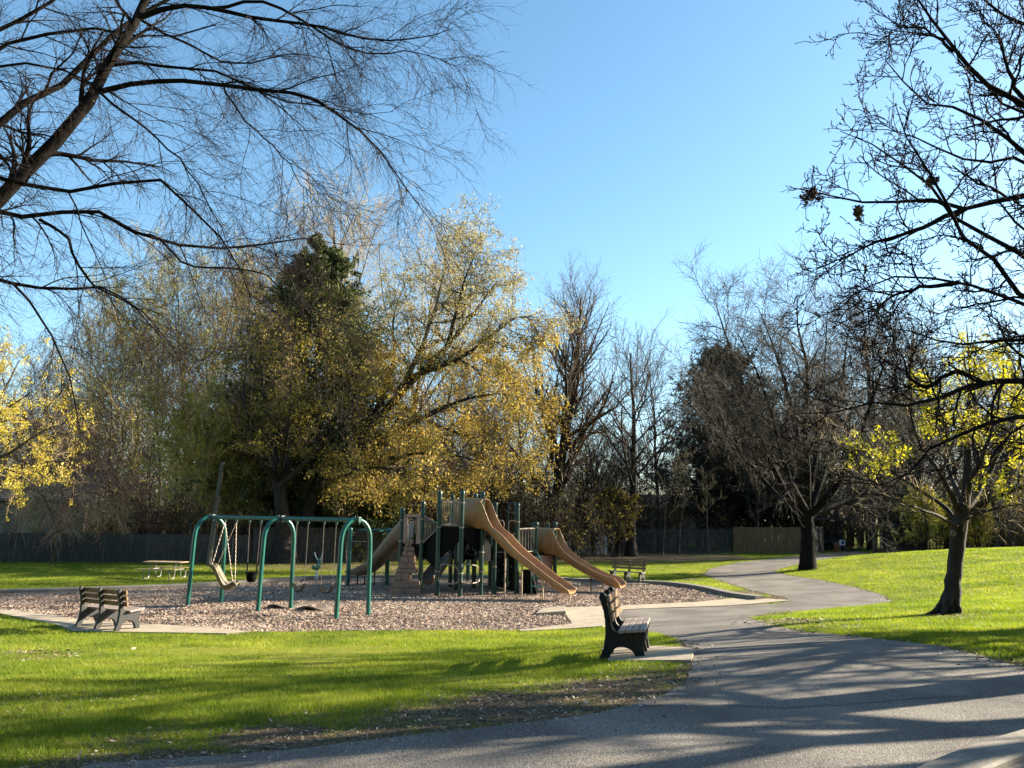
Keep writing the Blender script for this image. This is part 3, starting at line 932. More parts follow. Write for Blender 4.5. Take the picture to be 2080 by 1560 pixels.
    r = empty('bucket_swing', (mid[0], mid[1], PZ + top), math.atan2(d[1], d[0]), 'black toddler bucket swing with leg holes hanging between the left and middle arches', 'swing', 'swings on the teal swing set')
    zb = -(top - .72)
    m = MB()
    n = 20; vs = []; fs = []
    prof = [(.10, -.02), (.135, .03), (.155, .12), (.165, .26), (.15, .26), (.14, .12), (.12, .05), (.08, .01)]
    for rr, z in prof:
        for j in range(n):
            a = 2 * math.pi * j / n
            vs.append((rr * .9 * math.cos(a), rr * .9 * math.sin(a), zb + z * .9))
    for i in range(len(prof) - 1):
        for j in range(n):
            if i in (1, 5) and j in (14, 16, 13, 17):      # leg holes
                continue
            a, b = i * n + j, i * n + (j + 1) % n
            fs.append((a, b, b + n, a + n))
    m.add(vs, fs)
    m.tube([(.17 * .9 * math.cos(a), .165 * .9 * math.sin(a), zb + .24) for a in np.linspace(0, 2 * math.pi, 25)], .018, 6, False)
    m.build('bucket', MAT['rubber'], r, smooth=True)
    for s in (-1, 1):
        c = MB(); chain(c, (s * w2, 0, -.14), (s * .17, 0, zb + .5)); c.build('chain', MAT['chain'], r)
        MB().tube([(s * .17, 0, zb + .5), (s * .175, .0, zb + .27)], .02, 6).build('strap', MAT['rubber'], r)
    # moulded high-back swing
    pa, pb = at(T[0]), at(T[1]); mid = (pa + pb) / 2; w2 = np.linalg.norm(pb - pa) / 2
    r = empty('high_back_swing', (mid[0], mid[1], PZ + top), math.radians(4), 'tan moulded high-back adaptive swing hanging by the left arch', 'swing', 'swings on the teal swing set')
    zz = -top
    prof = [(-.43, 1.02), (-.40, 1.01), (-.30, .84), (-.2, .66), (-.1, .51), (0, .44), (.12, .45), (.24, .52), (.33, .6), (.36, .66), (.33, .68)]
    pr = bez([(a, 0, b) for a, b in prof], 4)
    W = lambda t: .17 + .09 * math.sin(math.pi * min(1, max(0, t)) ** .8)
    vs, fs = [], []
    nn = len(pr); ns = 9
    for i, p in enumerate(pr):
        t = i / (nn - 1)
        for j in range(ns):
            q = j / (ns - 1) * 2 - 1
            lift = .13 * abs(q) ** 3
            tn = pr[min(i + 1, nn - 1)] - pr[max(i - 1, 0)]; tn /= np.linalg.norm(tn)
            nrm = np.array([-tn[2], 0, tn[0]])
            c = p + nrm * lift + np.array([0, q * W(t), 0])
            vs.append((c[0], c[1], c[2] + zz))
    for i in range(nn - 1):
        for j in range(ns - 1):
            a = i * ns + j
            fs.append((a, a + 1, a + ns + 1, a + ns))
    m = MB().add(vs, fs)
    o = m.build('shell', MAT['seat_tan'], r, smooth=True)
    so_ = o.modifiers.new('thick', 'SOLIDIFY'); so_.thickness = .03
    rot = Matrix.Rotation(math.atan2(d[1], d[0]) - math.radians(4), 3, 'Z')
    up = [rot @ Vector((-w2, 0, -.14)), rot @ Vector((w2, 0, -.14))]
    for a, b in ((up[0], (-.41, -.15, 1.0 + zz)), (up[1], (-.37, .15, .97 + zz)), (up[0], (.12, .24, .6 + zz)), (up[1], (.3, -.2, .64 + zz))):
        c = MB(); chain(c, tuple(a), b); c.build('chain', MAT['chain'], r)

def proj(p):
    q = p - CAM
    z = q @ F
    return np.array([CX + FPX * (q @ RV) / z, CY - FPX * (q @ UV) / z])
swing_set()

def swing_mat(poly, curl_edge, label):
    pts = GP(poly)
    cx, cy = np.mean(pts, 0)
    n = 14; vs = []; fs = []
    a, b, c, d = [np.array(p) for p in pts]
    for i in range(n + 1):
        for j in range(n + 1):
            s, t = i / n, j / n
            p = (a * (1 - s) + b * s) * (1 - t) + (d * (1 - s) + c * s) * t
            z = PZ + .045 + .07 * (1 - t) ** 3 * (math.sin(s * 3.3 + .5)) + .02 * math.sin(s * 7 + t * 4)
            z -= .05 * max(0, s - .65) * 2
            vs.append((p[0] - cx, p[1] - cy, z - PZ))
    for i in range(n):
        for j in range(n):
            k = i * (n + 1) + j
            fs.append((k, k + 1, k + n + 2, k + n + 1))
    o = MB().add(vs, fs).build('rubber_mat', MAT['mat_rubber'], None, smooth=True)
    o.location = (cx, cy, PZ)
    sm = o.modifiers.new('thick', 'SOLIDIFY'); sm.thickness = .03
    tag(o, label, 'mat', 'rubber mats under the swings')
swing_mat([(542, 1236), (592, 1239), (640, 1231), (575, 1229)], 0, 'worn rubber mat with curled edge half buried in wood chips, close to the middle arch')
swing_mat([(605, 1240), (675, 1244), (688, 1235), (630, 1232)], 0, 'worn rubber mat sunk in wood chips, in front of the right belt swing')

# ------------------------------------------------------------------ play structure
def play_structure():
    base = np.array([*G(937, 1213)[:2], PZ])
    root = empty('play_structure', base, 0, 'large green post playground structure with tan slides, decks and climbers', 'playground structure')
    L = lambda px, py: np.array([*G(px, py)[:2], PZ]) - base          # ground spot in local coordinates
    def hz(px, py, at):                                              # height above ground of a photo pixel over a local spot
        y = at[1] + base[1]
        return P(px, py, y)[2] - PZ
    posts = {}
    def post(key, px, py, toppy, mat='green', r=.078, collars=()):
        l = L(px, py)
        h = hz(px + .02 * (py - toppy), toppy, l)
        posts[key] = (l, h)
        m = MB().lathe([(r, -.1), (r, h - .10)], 16, (l[0], l[1], 0))
        p = m.build('post', MAT[mat], root, smooth=True)
        MB().lathe([(r * 1.12, h - .14), (r * 1.15, h - .09), (r * 1.05, h - .04), (r * .75, h - .008), (r * .2, h)], 14, (l[0], l[1], 0)).build('cap', MAT[mat], p, smooth=True)
        for z in collars:
            c = MB().lathe([(r * 1.16, z - .022), (r * 1.16, z + .022)], 14, (l[0], l[1], 0))
            c.build('collar', MAT['beige_rail'], p, smooth=True)
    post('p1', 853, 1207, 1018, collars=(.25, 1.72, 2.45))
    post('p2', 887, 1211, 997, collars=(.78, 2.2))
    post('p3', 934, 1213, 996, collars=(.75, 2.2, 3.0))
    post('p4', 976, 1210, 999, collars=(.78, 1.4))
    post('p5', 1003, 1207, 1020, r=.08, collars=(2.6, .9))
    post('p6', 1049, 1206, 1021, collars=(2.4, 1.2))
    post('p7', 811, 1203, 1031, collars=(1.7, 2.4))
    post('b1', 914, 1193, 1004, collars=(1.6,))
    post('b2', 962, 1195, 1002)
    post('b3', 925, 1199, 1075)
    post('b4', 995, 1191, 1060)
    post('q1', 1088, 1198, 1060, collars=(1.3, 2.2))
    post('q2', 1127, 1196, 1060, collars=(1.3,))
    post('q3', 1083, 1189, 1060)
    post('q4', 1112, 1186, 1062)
    post('f1', 785, 1190, 1072, mat='teal')
    post('f2', 706, 1190, 1071, mat='teal')
    post('f3', 914, 1183, 1085)
    post('f4', 950, 1180, 1085)
    X = lambda k: posts[k][0]
    V3 = lambda k, z: np.array([X(k)[0], X(k)[1], z])

    def deck(keys, z, extra=()):
        pts = [X(k)[:2] for k in keys] + [np.array(e) for e in extra]
        c = np.mean(pts, 0)
        pts = [c + (p - c) * .985 for p in pts]
        a = sorted(pts, key=lambda p: math.atan2(p[1] - c[1], p[0] - c[0]))
        MB().prism([tuple(p) for p in a], (0, 0, z - .09), (1, 0, 0), (0, 1, 0), (0, 0, .09)).build('deck', MAT['deck'], root)
    deck(['p2', 'p3', 'p4', 'b2', 'b1'], 2.2)
    back = lambda k, dx, dy: (X(k)[0] + dx, X(k)[1] + dy)
    deck(['p7', 'p1'], 1.62, [back('p7', .15, 1.0), back('p1', .15, 1.0)])
    deck(['p5', 'p6'], 1.35, [back('p5', .1, 1.1), back('p6', .1, 1.1)])
    deck(['q1', 'q2', 'q3', 'q4'], 1.28)

    def barrier(a, b, za0, za1, zb0, zb1, n, mat='beige_rail', r=.011, name='barrier'):
        A, B = V3(a, 0) if isinstance(a, str) else np.array(a), V3(b, 0) if isinstance(b, str) else np.array(b)
        dv = (B - A) / np.linalg.norm(B - A)
        A = A + dv * .07; B = B - dv * .07
        m = MB()
        up = lambda p, z: (p[0], p[1], z)
        m.tube([up(A, za1), up(B, zb1)], .02, 8)
        m.tube([up(A, za0), up(B, zb0)], .02, 8)
        for i in range(n):
            t = (i + .5) / n
            p = A + (B - A) * t
            m.tube([up(p, za0 + (zb0 - za0) * t), up(p, za1 + (zb1 - za1) * t)], r, 6)
        m.build(name, MAT[mat], root, smooth=True)
    barrier('p2', 'p3', 2.26, 3.05, 2.26, 3.05, 10)
    barrier('b1', 'b2', 2.26, 3.05, 2.26, 3.05, 10)
    barrier('p2', 'b1', 2.26, 3.05, 2.26, 3.05, 7)
    barrier('p1', 'p2', 1.66, 2.55, 2.15, 2.32, 9)
    barrier('b3', 'f4', 1.25, 1.98, 1.25, 1.98, 9)
    barrier('f3', 'b3', 1.25, 1.98, 1.25, 1.98, 7)
    barrier('p6', 'q3', 1.35, 2.15, 1.35, 2.15, 8)
    barrier('q3', 'q1', 1.34, 2.1, 1.34, 2.1, 5)
    barrier('p6', 'q1', 1.36, 2.15, 1.36, 2.15, 6)

    # dark stair stringers and panels under the decks
    def plate(pts, name, mat, th=.05):
        pts = [np.array(p, float) for p in pts]
        nrm = np.cross(pts[1] - pts[0], pts[2] - pts[0]); nrm /= np.linalg.norm(nrm)
        n = len(pts)
        vs = [p - nrm * th / 2 for p in pts] + [p + nrm * th / 2 for p in pts]
        fs = [tuple(range(n)), tuple(range(2 * n - 1, n - 1, -1))] + [(i, (i + 1) % n, (i + 1) % n + n, i + n) for i in range(n)]
        return MB().add(vs, fs).build(name, MAT[mat], root)
    def stair(a, b, za, zb, width_vec, steps=5):
        A, B = np.array([*a[:2], za]), np.array([*b[:2], zb]); wv = np.array([*width_vec, 0.])
        m = MB()
        for s in (0, 1):
            o = wv * s
            dd = np.array([0, 0, .17])
            vs = [A + o - dd, B + o - dd, B + o + dd, A + o + dd]
            nrm = wv / np.linalg.norm(wv) * .03
            m.add([v - nrm for v in vs] + [v + nrm for v in vs], [(0, 1, 2, 3), (7, 6, 5, 4), (0, 4, 5, 1), (1, 5, 6, 2), (2, 6, 7, 3), (3, 7, 4, 0)])
        for i in range(steps):
            t = (i + .5) / steps
            c = A + (B - A) * t + wv / 2
            dirh = (B - A)[:2]; ln = np.linalg.norm(dirh)
            m.box(c, (max(.2, ln / steps), np.linalg.norm(wv), .05), Matrix.Rotation(math.atan2(dirh[1], dirh[0]), 3, 'Z'))
        m.build('stairs', MAT['deck'], root)
    stair(V3('p1', 0) + [0.06, .2, 0], V3('p2', 0) + [0.0, .25, 0], 1.62, 2.15, (.1, .8), 3)
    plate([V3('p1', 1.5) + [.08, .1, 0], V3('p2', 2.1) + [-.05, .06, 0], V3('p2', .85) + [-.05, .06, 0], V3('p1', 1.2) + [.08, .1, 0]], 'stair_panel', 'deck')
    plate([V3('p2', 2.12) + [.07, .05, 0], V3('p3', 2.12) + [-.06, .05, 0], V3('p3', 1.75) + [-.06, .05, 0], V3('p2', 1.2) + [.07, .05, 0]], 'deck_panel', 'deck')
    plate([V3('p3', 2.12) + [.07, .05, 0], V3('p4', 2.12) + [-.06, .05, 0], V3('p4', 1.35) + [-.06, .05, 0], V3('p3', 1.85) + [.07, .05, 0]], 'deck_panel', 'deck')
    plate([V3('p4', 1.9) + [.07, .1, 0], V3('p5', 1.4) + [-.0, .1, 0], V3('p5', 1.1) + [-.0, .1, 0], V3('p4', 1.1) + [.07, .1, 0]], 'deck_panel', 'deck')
    stair(V3('b1', 0) + [.1, .1, 0], V3('f4', 0) + [0, .0, 0], 2.1, 1.2, (.5, .3), 5)
    stair(V3('b2', 0) + [.05, .0, 0], V3('b3', 0) + [.2, .3, 0], 2.0, 1.0, (.3, .5), 5)
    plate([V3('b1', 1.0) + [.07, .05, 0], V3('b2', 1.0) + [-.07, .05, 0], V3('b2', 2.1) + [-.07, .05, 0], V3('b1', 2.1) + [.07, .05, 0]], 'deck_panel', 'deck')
    deck(['b3', 'f4', 'f3'], 1.22, [back('b3', .6, .1)])

    # hand loops low between the posts
    def rail(pts, r, mat, name):
        return MB().tube(bez(pts, 7), r, 8).build(name, MAT[mat], root, smooth=True)
    for a, b in (('p2', 'p3'), ('p3', 'p4')):
        A, B = V3(a, 0), V3(b, 0)
        for s in (0,):
            mid = (A + B) / 2 - np.array([0, .22, 0])
            rail([A + [0.05, -.03, .62], A * .8 + mid * .2 + [0, -.05, .47], mid + [0, 0, .43], B * .75 + mid * .25 + [0, -.05, .46], B + [-.05, -.03, .6]], .02, 'beige_rail', 'hand_loop')
            rail([A + [0.08, -.03, .9], A * .6 + mid * .4 + [0, 0, 1.02], mid + [0, 0, 1.02], B * .6 + mid * .4 + [0, 0, .95], B + [-.05, -.03, .8]], .018, 'beige_rail', 'hand_loop')
    for k, s in (('p5', 1), ('p6', -1)):
        A = V3(k, 0)
        z1, z0 = 2.43, 1.98
        pts = [A + [s * .05, -.04, z1], A + [s * .22, -.05, z1], A + [s * .29, -.05, z1 - .06], A + [s * .3, -.05, (z1 + z0) / 2], A + [s * .29, -.05, z0 + .05], A + [s * .22, -.05, z0], A + [s * .05, -.04, z0]]
        rail(pts, .02, 'beige_rail', 'grab_loop')
    A = V3('p5', 0); B = V3('p6', 0)
    rail([A + [.45, .6, .2], A + [.42, .6, 2.3], A + [.45, .6, 2.85], A + [.52, .6, 3.02], A + [.62, .55, 3.02], A + [.68, .5, 2.85], A + [.68, .4, 2.5], B * .9 + A * .1 + [-.05, .1, 2.42], B + [0, 0, 2.4]], .03, 'green', 'snake_pole')
    # arched ladder on the right
    Q = V3('q1', 0)
    for dx, dy in ((0, -.3), (.38, -.45)):
        rail([B + [.02 + dx * .2, -.05, 1.45], B + [.18 + dx, dy, 1.46], B + [.38 + dx * 1.1, dy - .15, 1.15], B + [.47 + dx * 1.05, dy - .25, .7], B + [.48 + dx, dy - .3, -.05]], .024, 'green', 'arch_ladder_rail')
    for t, z in ((.47, .3), (.47, .62), (.43, .95), (.33, 1.25)):
        m = MB().tube([tuple(B + [t, -.5, z]), tuple(B + [t + .4, -.68, z])], .02, 8)
        m.build('rung', MAT['green_light'], root, smooth=True)
    # dark climbing wall with light holds
    w0, w1 = V3('b4', 0) + [.15, -.1, 0], V3('p6', 0) + [-.1, .45, 0]
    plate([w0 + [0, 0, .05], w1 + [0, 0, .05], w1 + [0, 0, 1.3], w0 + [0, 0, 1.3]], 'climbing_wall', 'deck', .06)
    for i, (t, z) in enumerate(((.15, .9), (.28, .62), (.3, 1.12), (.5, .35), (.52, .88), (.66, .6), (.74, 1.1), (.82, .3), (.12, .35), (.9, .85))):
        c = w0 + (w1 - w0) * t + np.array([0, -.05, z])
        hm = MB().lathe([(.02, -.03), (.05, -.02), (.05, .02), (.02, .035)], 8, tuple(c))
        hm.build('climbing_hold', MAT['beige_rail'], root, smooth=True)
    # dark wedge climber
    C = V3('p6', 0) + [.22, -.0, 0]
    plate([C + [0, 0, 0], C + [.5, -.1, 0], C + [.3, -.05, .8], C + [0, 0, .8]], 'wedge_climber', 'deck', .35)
    # triangular counter and beige low panel between far posts
    plate([V3('q1', .62) + [.07, .03, 0], V3('q2', .62) + [-.1, .05, 0], V3('q2', 1.2) + [-.1, .05, 0], V3('q1', 1.2) + [.07, .03, 0]], 'play_panel', 'panel_tan', .03)
    MB().box(tuple((V3('q1', .62) + V3('q2', .62)) / 2 + [0, -.1, 0]), (.42, .25, .04)).build('counter', MAT['beige_rail'], root)

    # ---- slides
    def slide(top, end, prof, wid, wall, mat, name='slide', curl=0.0, nseg=44, hood=None, legs=(), leg_mat='pole_tan', seams=()):
        """top,end: local xy of the chute ends; prof: (s,z) heights of the bed; wall(s): side height"""
        top, end = np.array(top, float), np.array(end, float)
        dv = end - top; Ls = np.linalg.norm(dv); dv /= Ls
        side = np.array([-dv[1], dv[0]])
        sp, zp = zip(*prof)
        cs = bez([(a, b, 0) for a, b in prof], 10)
        ss = np.array([c[0] for c in cs]); zs = np.array([c[1] for c in cs])
        vs, fs = [], []
        K = 13
        S = np.linspace(0, 1, nseg)
        def centre(s):
            off = curl * math.sin(min(s, 1) * math.pi) * .5
            return top + dv * Ls * s + side * off
        for s in S:
            z = float(np.interp(s, ss, zs)); h = wall(s)
            c = centre(s)
            # outline of the trough: outer left up over the rim, inner, bottom, inner, rim, outer right
            o = wid / 2; g_ = min(.14, h * .6)
            sec = [(-o - .02, h - .02), (-o - .01, h + .012), (-o + .02, h + .012), (-o + .035, h - .03), (-o + .05, g_), (-o + .13, .03), (0, 0), (o - .13, .03), (o - .05, g_), (o - .035, h - .03), (o - .02, h + .012), (o + .01, h + .012), (o + .02, h - .02),
                   (o + .0, .06), (o - .1, -.045), (0, -.06), (-o + .1, -.045), (-o, .06)]
            for a, b in sec:
                vs.append((c[0] + side[0] * a, c[1] + side[1] * a, z + b))
        n = 18
        for i in range(nseg - 1):
            for j in range(n):
                a, b = i * n + j, i * n + (j + 1) % n
                fs.append((a, b, b + n, a + n))
        for e in (0, nseg - 1):
            o = e * n
            pairs = [(0, 1, 2, 3), (0, 3, 4, 17), (17, 4, 5, 16), (16, 5, 6, 15), (15, 6, 7, 14), (14, 7, 8, 13), (13, 8, 9, 12), (12, 9, 10, 11)]
            fs += [tuple(o + q for q in p) for p in pairs]
        sl_ = MB().add(vs, fs).build(name, MAT[mat], root, smooth=True, sharp=60)
        for ls in seams:
            i = int(ls * (nseg - 1))
            ring = [Vector(vs[i * n + j]) for j in (2, 1, 0, 17, 16, 15, 14, 13, 12, 11, 10)]
            MB().tube(ring, .011, 5).build('seam', MAT['slide_brown'], sl_)
        for ls, dz in legs:
            c = centre(ls); z = float(np.interp(ls, ss, zs))
            for sgn in ((-1, 1) if dz else (0,)):
                p = c + side * sgn * (wid * .28)
                MB().tube([(p[0], p[1], -.05), (p[0], p[1], z - .03)], .026, 8).build('support_leg', MAT[leg_mat], sl_, smooth=True)
        if hood:
            h0, h1, hh, zb = hood                                # from s=h0 (behind the deck edge) to h1, hood height, deck level
            vs, fs = [], []
            nn = 15; mm = 12
            for i in range(nn):
                u = i / (nn - 1)
                s = h0 + (h1 - h0) * u
                c = centre(s)
                z = max(float(np.interp(max(s, 0), ss, zs)), -9)
                for j in range(mm + 1):
                    q = j / mm
                    # walk from the foot of the near wall, over a flat-topped arch, down the far wall
                    ang = math.pi * q
                    xx = -math.copysign(abs(math.cos(ang)) ** .35, math.cos(ang)) * (wid / 2 + .03)
                    zt = abs(math.sin(ang)) ** .45 * hh
                    vs.append((c[0] + side[0] * xx, c[1] + side[1] * xx, zb - .03 + zt))
            for i in range(nn - 1):
                for j in range(mm):
                    a = i * (mm + 1) + j
                    fs.append((a, a + 1, a + mm + 2, a + mm + 1))
            hd = MB().add(vs, fs).build('hood', MAT[mat], sl_, smooth=True, sharp=60)
            k = hd.modifiers.new('thick', 'SOLIDIFY'); k.thickness = .045
        return sl_

    # tall wavy slide, facing right and a little towards the lens
    p3, p4 = X('p3')[:2], X('p4')[:2]
    st = (p3 * .3 + p4 * .7) + np.array([.08, .38])
    e1 = (np.array([*G(1163, 1222)[:2]]) - base[:2])
    bed1 = [(0, 2.22), (.1, 2.17), (.2, 1.92), (.3, 1.62), (.4, 1.36), (.5, 1.16), (.62, .9), (.74, .64), (.86, .40), (.95, .30), (1, .29)]
    def wall1(s):
        xp = [0, .05, .08, .12, .16, .21, .27, .33, .40, .5, .65, .8, .9, .96, 1]
        hp = [.86, .88, .84, .62, .42, .31, .36, .39, .33, .26, .24, .24, .22, .14, .06]
        return float(np.interp(s, xp, hp))
    slide(st, e1, bed1, .7, wall1, 'slide_tan', hood=(-.2, .075, .99, 2.2), legs=((.3, 0), (.48, 0), (.7, 0), (.97, 0)), seams=(.42, .64, .85))
    # lower slide on the right
    q1, q2 = X('q1')[:2], X('q2')[:2]
    st2 = (q1 + q2) / 2 + np.array([.22, .25])
    e2 = np.array([*G(1265, 1205)[:2]]) - base[:2]
    bed2 = [(0, 1.30), (.12, 1.22), (.24, 1.04), (.4, .8), (.6, .55), (.8, .32), (.93, .24), (1, .24)]
    def wall2(s):
        xp = [0, .05, .09, .14, .2, .28, .4, .55, .7, .85, .93, 1]
        hp = [.82, .84, .75, .52, .36, .29, .25, .24, .24, .27, .28, .1]
        return float(np.interp(s, xp, hp))
    slide(st2, e2, bed2, .66, wall2, 'slide_tan', hood=(-.22, .085, .93, 1.27), legs=((.57, 0),), leg_mat='bench_frame', seams=(.52, .9))
    # shaded slide going left from the low deck
    st3 = X('p7')[:2] + np.array([.1, .75])
    e3 = np.array([*G(712, 1186)[:2]]) - base[:2]
    bed3 = [(0, 1.7), (.12, 1.6), (.28, 1.28), (.45, .88), (.6, .58), (.75, .42), (.9, .38), (1, .4)]
    wall3 = lambda s: float(np.interp(s, [0, .1, .25, .5, .75, .9, 1], [.7, .55, .42, .34, .26, .16, .06]))
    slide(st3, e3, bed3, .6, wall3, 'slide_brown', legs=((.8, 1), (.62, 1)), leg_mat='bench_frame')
    # short shaded slide under the stairs
    st4 = X('b1')[:2] + np.array([-.05, .2]); e4 = X('p1')[:2] + np.array([.1, .7])
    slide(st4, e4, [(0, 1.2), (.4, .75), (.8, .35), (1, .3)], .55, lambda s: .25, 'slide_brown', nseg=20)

    # ---- stone climber of moulded blocks under the window frame
    c0 = (X('p7')[:2] + X('p1')[:2]) / 2 + np.array([-.08, -.42])
    rows = [(0, .2, -.5, .5), (.2, .44, -.45, .46), (.44, .68, -.38, .12), (.68, .82, -.35, .36), (.82, 1.02, -.29, .27), (1.02, 1.2, -.25, .24), (1.2, 1.36, -.2, .2), (1.36, 1.52, -.16, .18), (1.52, 1.74, -.13, .14)]
    m = MB()
    for i, (z0, z1, xa, xb) in enumerate(rows):
        cuts = sorted([xa, xb] + [xa + (xb - xa) * (.35 + .3 * random.random())])
        for k, (u, v) in enumerate(zip(cuts[:-1], cuts[1:])):
            dep = .56 - .035 * i + random.uniform(-.03, .03)
            m.box((c0[0] + (u + v) / 2, c0[1] + .055 * i + .12, (z0 + z1) / 2), (v - u - .006, dep, z1 - z0 - .004))
        m.box((c0[0] + (xa + xb) / 2, c0[1] + .055 * i + .14, (z0 + z1) / 2), (xb - xa - .06, .4 - .03 * i, z1 - z0 + .006))
    m.build('stone_climber', MAT['stone_tan'], root, bevel=.022)
    # moulded window frame above it
    A, B = V3('p7', 0), V3('p1', 0)
    dv = (B - A) / np.linalg.norm(B - A)
    def fp(t, z, d=-.03): return A + (B - A) * t + np.array([0, d, z])
    fr = MB()
    for ta, tb in ((.08, .32), (.72, .97)):
        lo = 1.62
        p = [fp(ta, lo), fp(tb - .05 if ta < .5 else tb, lo), fp(tb if ta < .5 else tb, 1.8), fp(tb - (.05 if ta < .5 else 0), 2.55), fp(ta if ta < .5 else ta, 2.55)]
        n = len(p); off = np.array([0, .07, 0])
        fr.add(p + [q + off for q in p], [tuple(range(n)), tuple(range(2 * n - 1, n - 1, -1))] + [(i, (i + 1) % n, (i + 1) % n + n, i + n) for i in range(n)])
    p = [fp(.1, 2.5), fp(.95, 2.5), fp(.95, 2.6), fp(.1, 2.6)]
    fr.add(p + [q + [0, .075, 0] for q in p], [(0, 1, 2, 3), (7, 6, 5, 4), (0, 1, 5, 4), (1, 2, 6, 5), (2, 3, 7, 6), (3, 0, 4, 7)])
    fr.build('window_frame', MAT['panel_tan'], root, bevel=.012)
    gm = MB()
    gm.tube([tuple(fp(.34, 1.65, -.06)), tuple(fp(.33, 2.42, -.06)), tuple(fp(.7, 2.42, -.06)), tuple(fp(.68, 1.95, -.06))], .014, 8)
    gm.build('grab_bar', MAT['beige_rail'], root, smooth=True)
    # overhead bars to the left
    a, b, c = V3('f2', 0), V3('f1', 0), V3('p7', 0) + [.15, 1.0, 0]
    m = MB().tube([tuple(a + [0.3, 0, 1.98]), tuple(b + [0, 0, 2.0]), tuple(c + [.5, 0, 2.12])], .032, 8)
    m.build('overhead_beam', MAT['teal'], root, smooth=True)
    m = MB().tube([tuple(a + [.3, .7, 1.98]), tuple(b + [0, .7, 2.0]), tuple(c + [.5, .6, 2.12])], .032, 8)
    m.build('overhead_beam', MAT['teal'], root, smooth=True)
    MB().tube([tuple(a + [0, 0, 1.58]), tuple(a + [.62, 0, 1.58])], .018, 8).build('rung', MAT['beige_rail'], root, smooth=True)
    for t in (.3, .5, .7, .9):
        p = a + (c - a) * t
        m = MB().tube([tuple(p + [0, 0, 1.98]), tuple(p + [.05, .7, 1.98])], .018, 6)
        m.build('rung', MAT['green_light'], root, smooth=True)
    # talking tube / small light sign plate on p3
    MB().box(tuple(V3('p3', 1.0) + [.06, -.07, 0]), (.035, .01, .1)).build('notice_plate', MAT['trim_white'], root)
play_structure()

# ------------------------------------------------------------------ spring rider
def spring_rider():
    g = G(642, 1178)
    r = empty('spring_rider', (g[0], g[1], g[2]), math.radians(75), 'small teal rocking rider with two handles on a pale spring, beyond the belt swings', 'spring rider')
    pts = [(.06 * math.cos(a), .06 * math.sin(a), .02 + a * .009) for a in np.linspace(0, 12 * math.pi, 150)]
    MB().tube(pts, .014, 5).build('spring', MAT['trim_white'], r, smooth=True)
    m = MB()
    prof = [(-.32, .48), (-.3, .58), (-.12, .53), (0, .52), (.1, .62), (.16, .82), (.27, .84), (.36, .76), (.3, .66), (.22, .52), (.1, .38), (-.15, .38)]
    m.prism(prof, (0, -.06, 0), (1, 0, 0), (0, 0, 1), (0, .12, 0)).build('body', MAT['teal'], r, bevel=.03)
    for s in (-1, 1):
        MB().tube(bez([(.14, s * .05, .75), (.10, s * .13, .9), (.08, s * .17, 1.05)], 5), .017, 8).build('handle', MAT['trim_white'], r, smooth=True)
spring_rider()

# loose concrete ramp slab at the pit corner
def ramp():
    pts = GP([(1088, 1251), (1150, 1250), (1147, 1241), (1100, 1243)])
    c = np.mean(pts, 0)
    m = MB()
    vs = [(p[0] - c[0], p[1] - c[1], 0) for p in pts] + [(p[0] - c[0], p[1] - c[1], h) for p, h in zip(pts, (.07, .12, .15, .1))]
    m.add(vs, [(0, 1, 2, 3), (7, 6, 5, 4), (0, 1, 5, 4), (1, 2, 6, 5), (2, 3, 7, 6), (3, 0, 4, 7)])
    o = m.build('concrete_slab', MAT['concrete'], None, bevel=.012)
    o.location = (c[0], c[1], H(*c))
    tag(o, 'short tilted concrete ramp slab lying in the wood chips at the apron corner', 'slab')
ramp()

# ------------------------------------------------------------------ fences
def board_fence(name, a, b, h, material, label, cat, gap=.008, bw=.14, jit=.02, picket=False, post_every=2.4):
    a, b = np.array(a, float), np.array(b, float)
    d = b - a; L = np.linalg.norm(d); d /= L
    c = (a + b) / 2
    ang = math.atan2(d[1], d[0])
    root = empty(name, (c[0], c[1], H(*c)), ang, label, cat)
    z0 = H(*c)
    npan = max(1, int(round(L / post_every)))
    pl = L / npan
    rot = None
    for k in range(npan):
        m = MB()
        s0 = -L / 2 + k * pl
        n = int(pl / (bw + gap)); w_ = pl / n
        for i in range(n):
            s = s0 + (i + .5) * w_
            p = c + d * s
            hh = h + random.uniform(-jit, jit)
            z = H(*p) - z0
            zz = z + hh / 2
            m.box((s, random.uniform(-.006, .006), zz), (w_ - gap, .02, hh), Matrix.Rotation(random.uniform(-.006, .006), 3, 'Y'))
        m.build('board_panel', material, root)
        rl = MB()
        p = c + d * (s0 + pl / 2); z = H(*p) - z0
        for q in (.25, h - .3):
            rl.box((s0 + pl / 2, .04, z + q), (pl - .004, .04, .09))
        rl.build('rail', material, root)
    for k in range(npan + 1):
        s = -L / 2 + k * pl
        p = c + d * s; z = H(*p) - z0
        MB().box((s, .075, z + h / 2), (.09, .09, h + .04)).build('post', material, root)
    return root

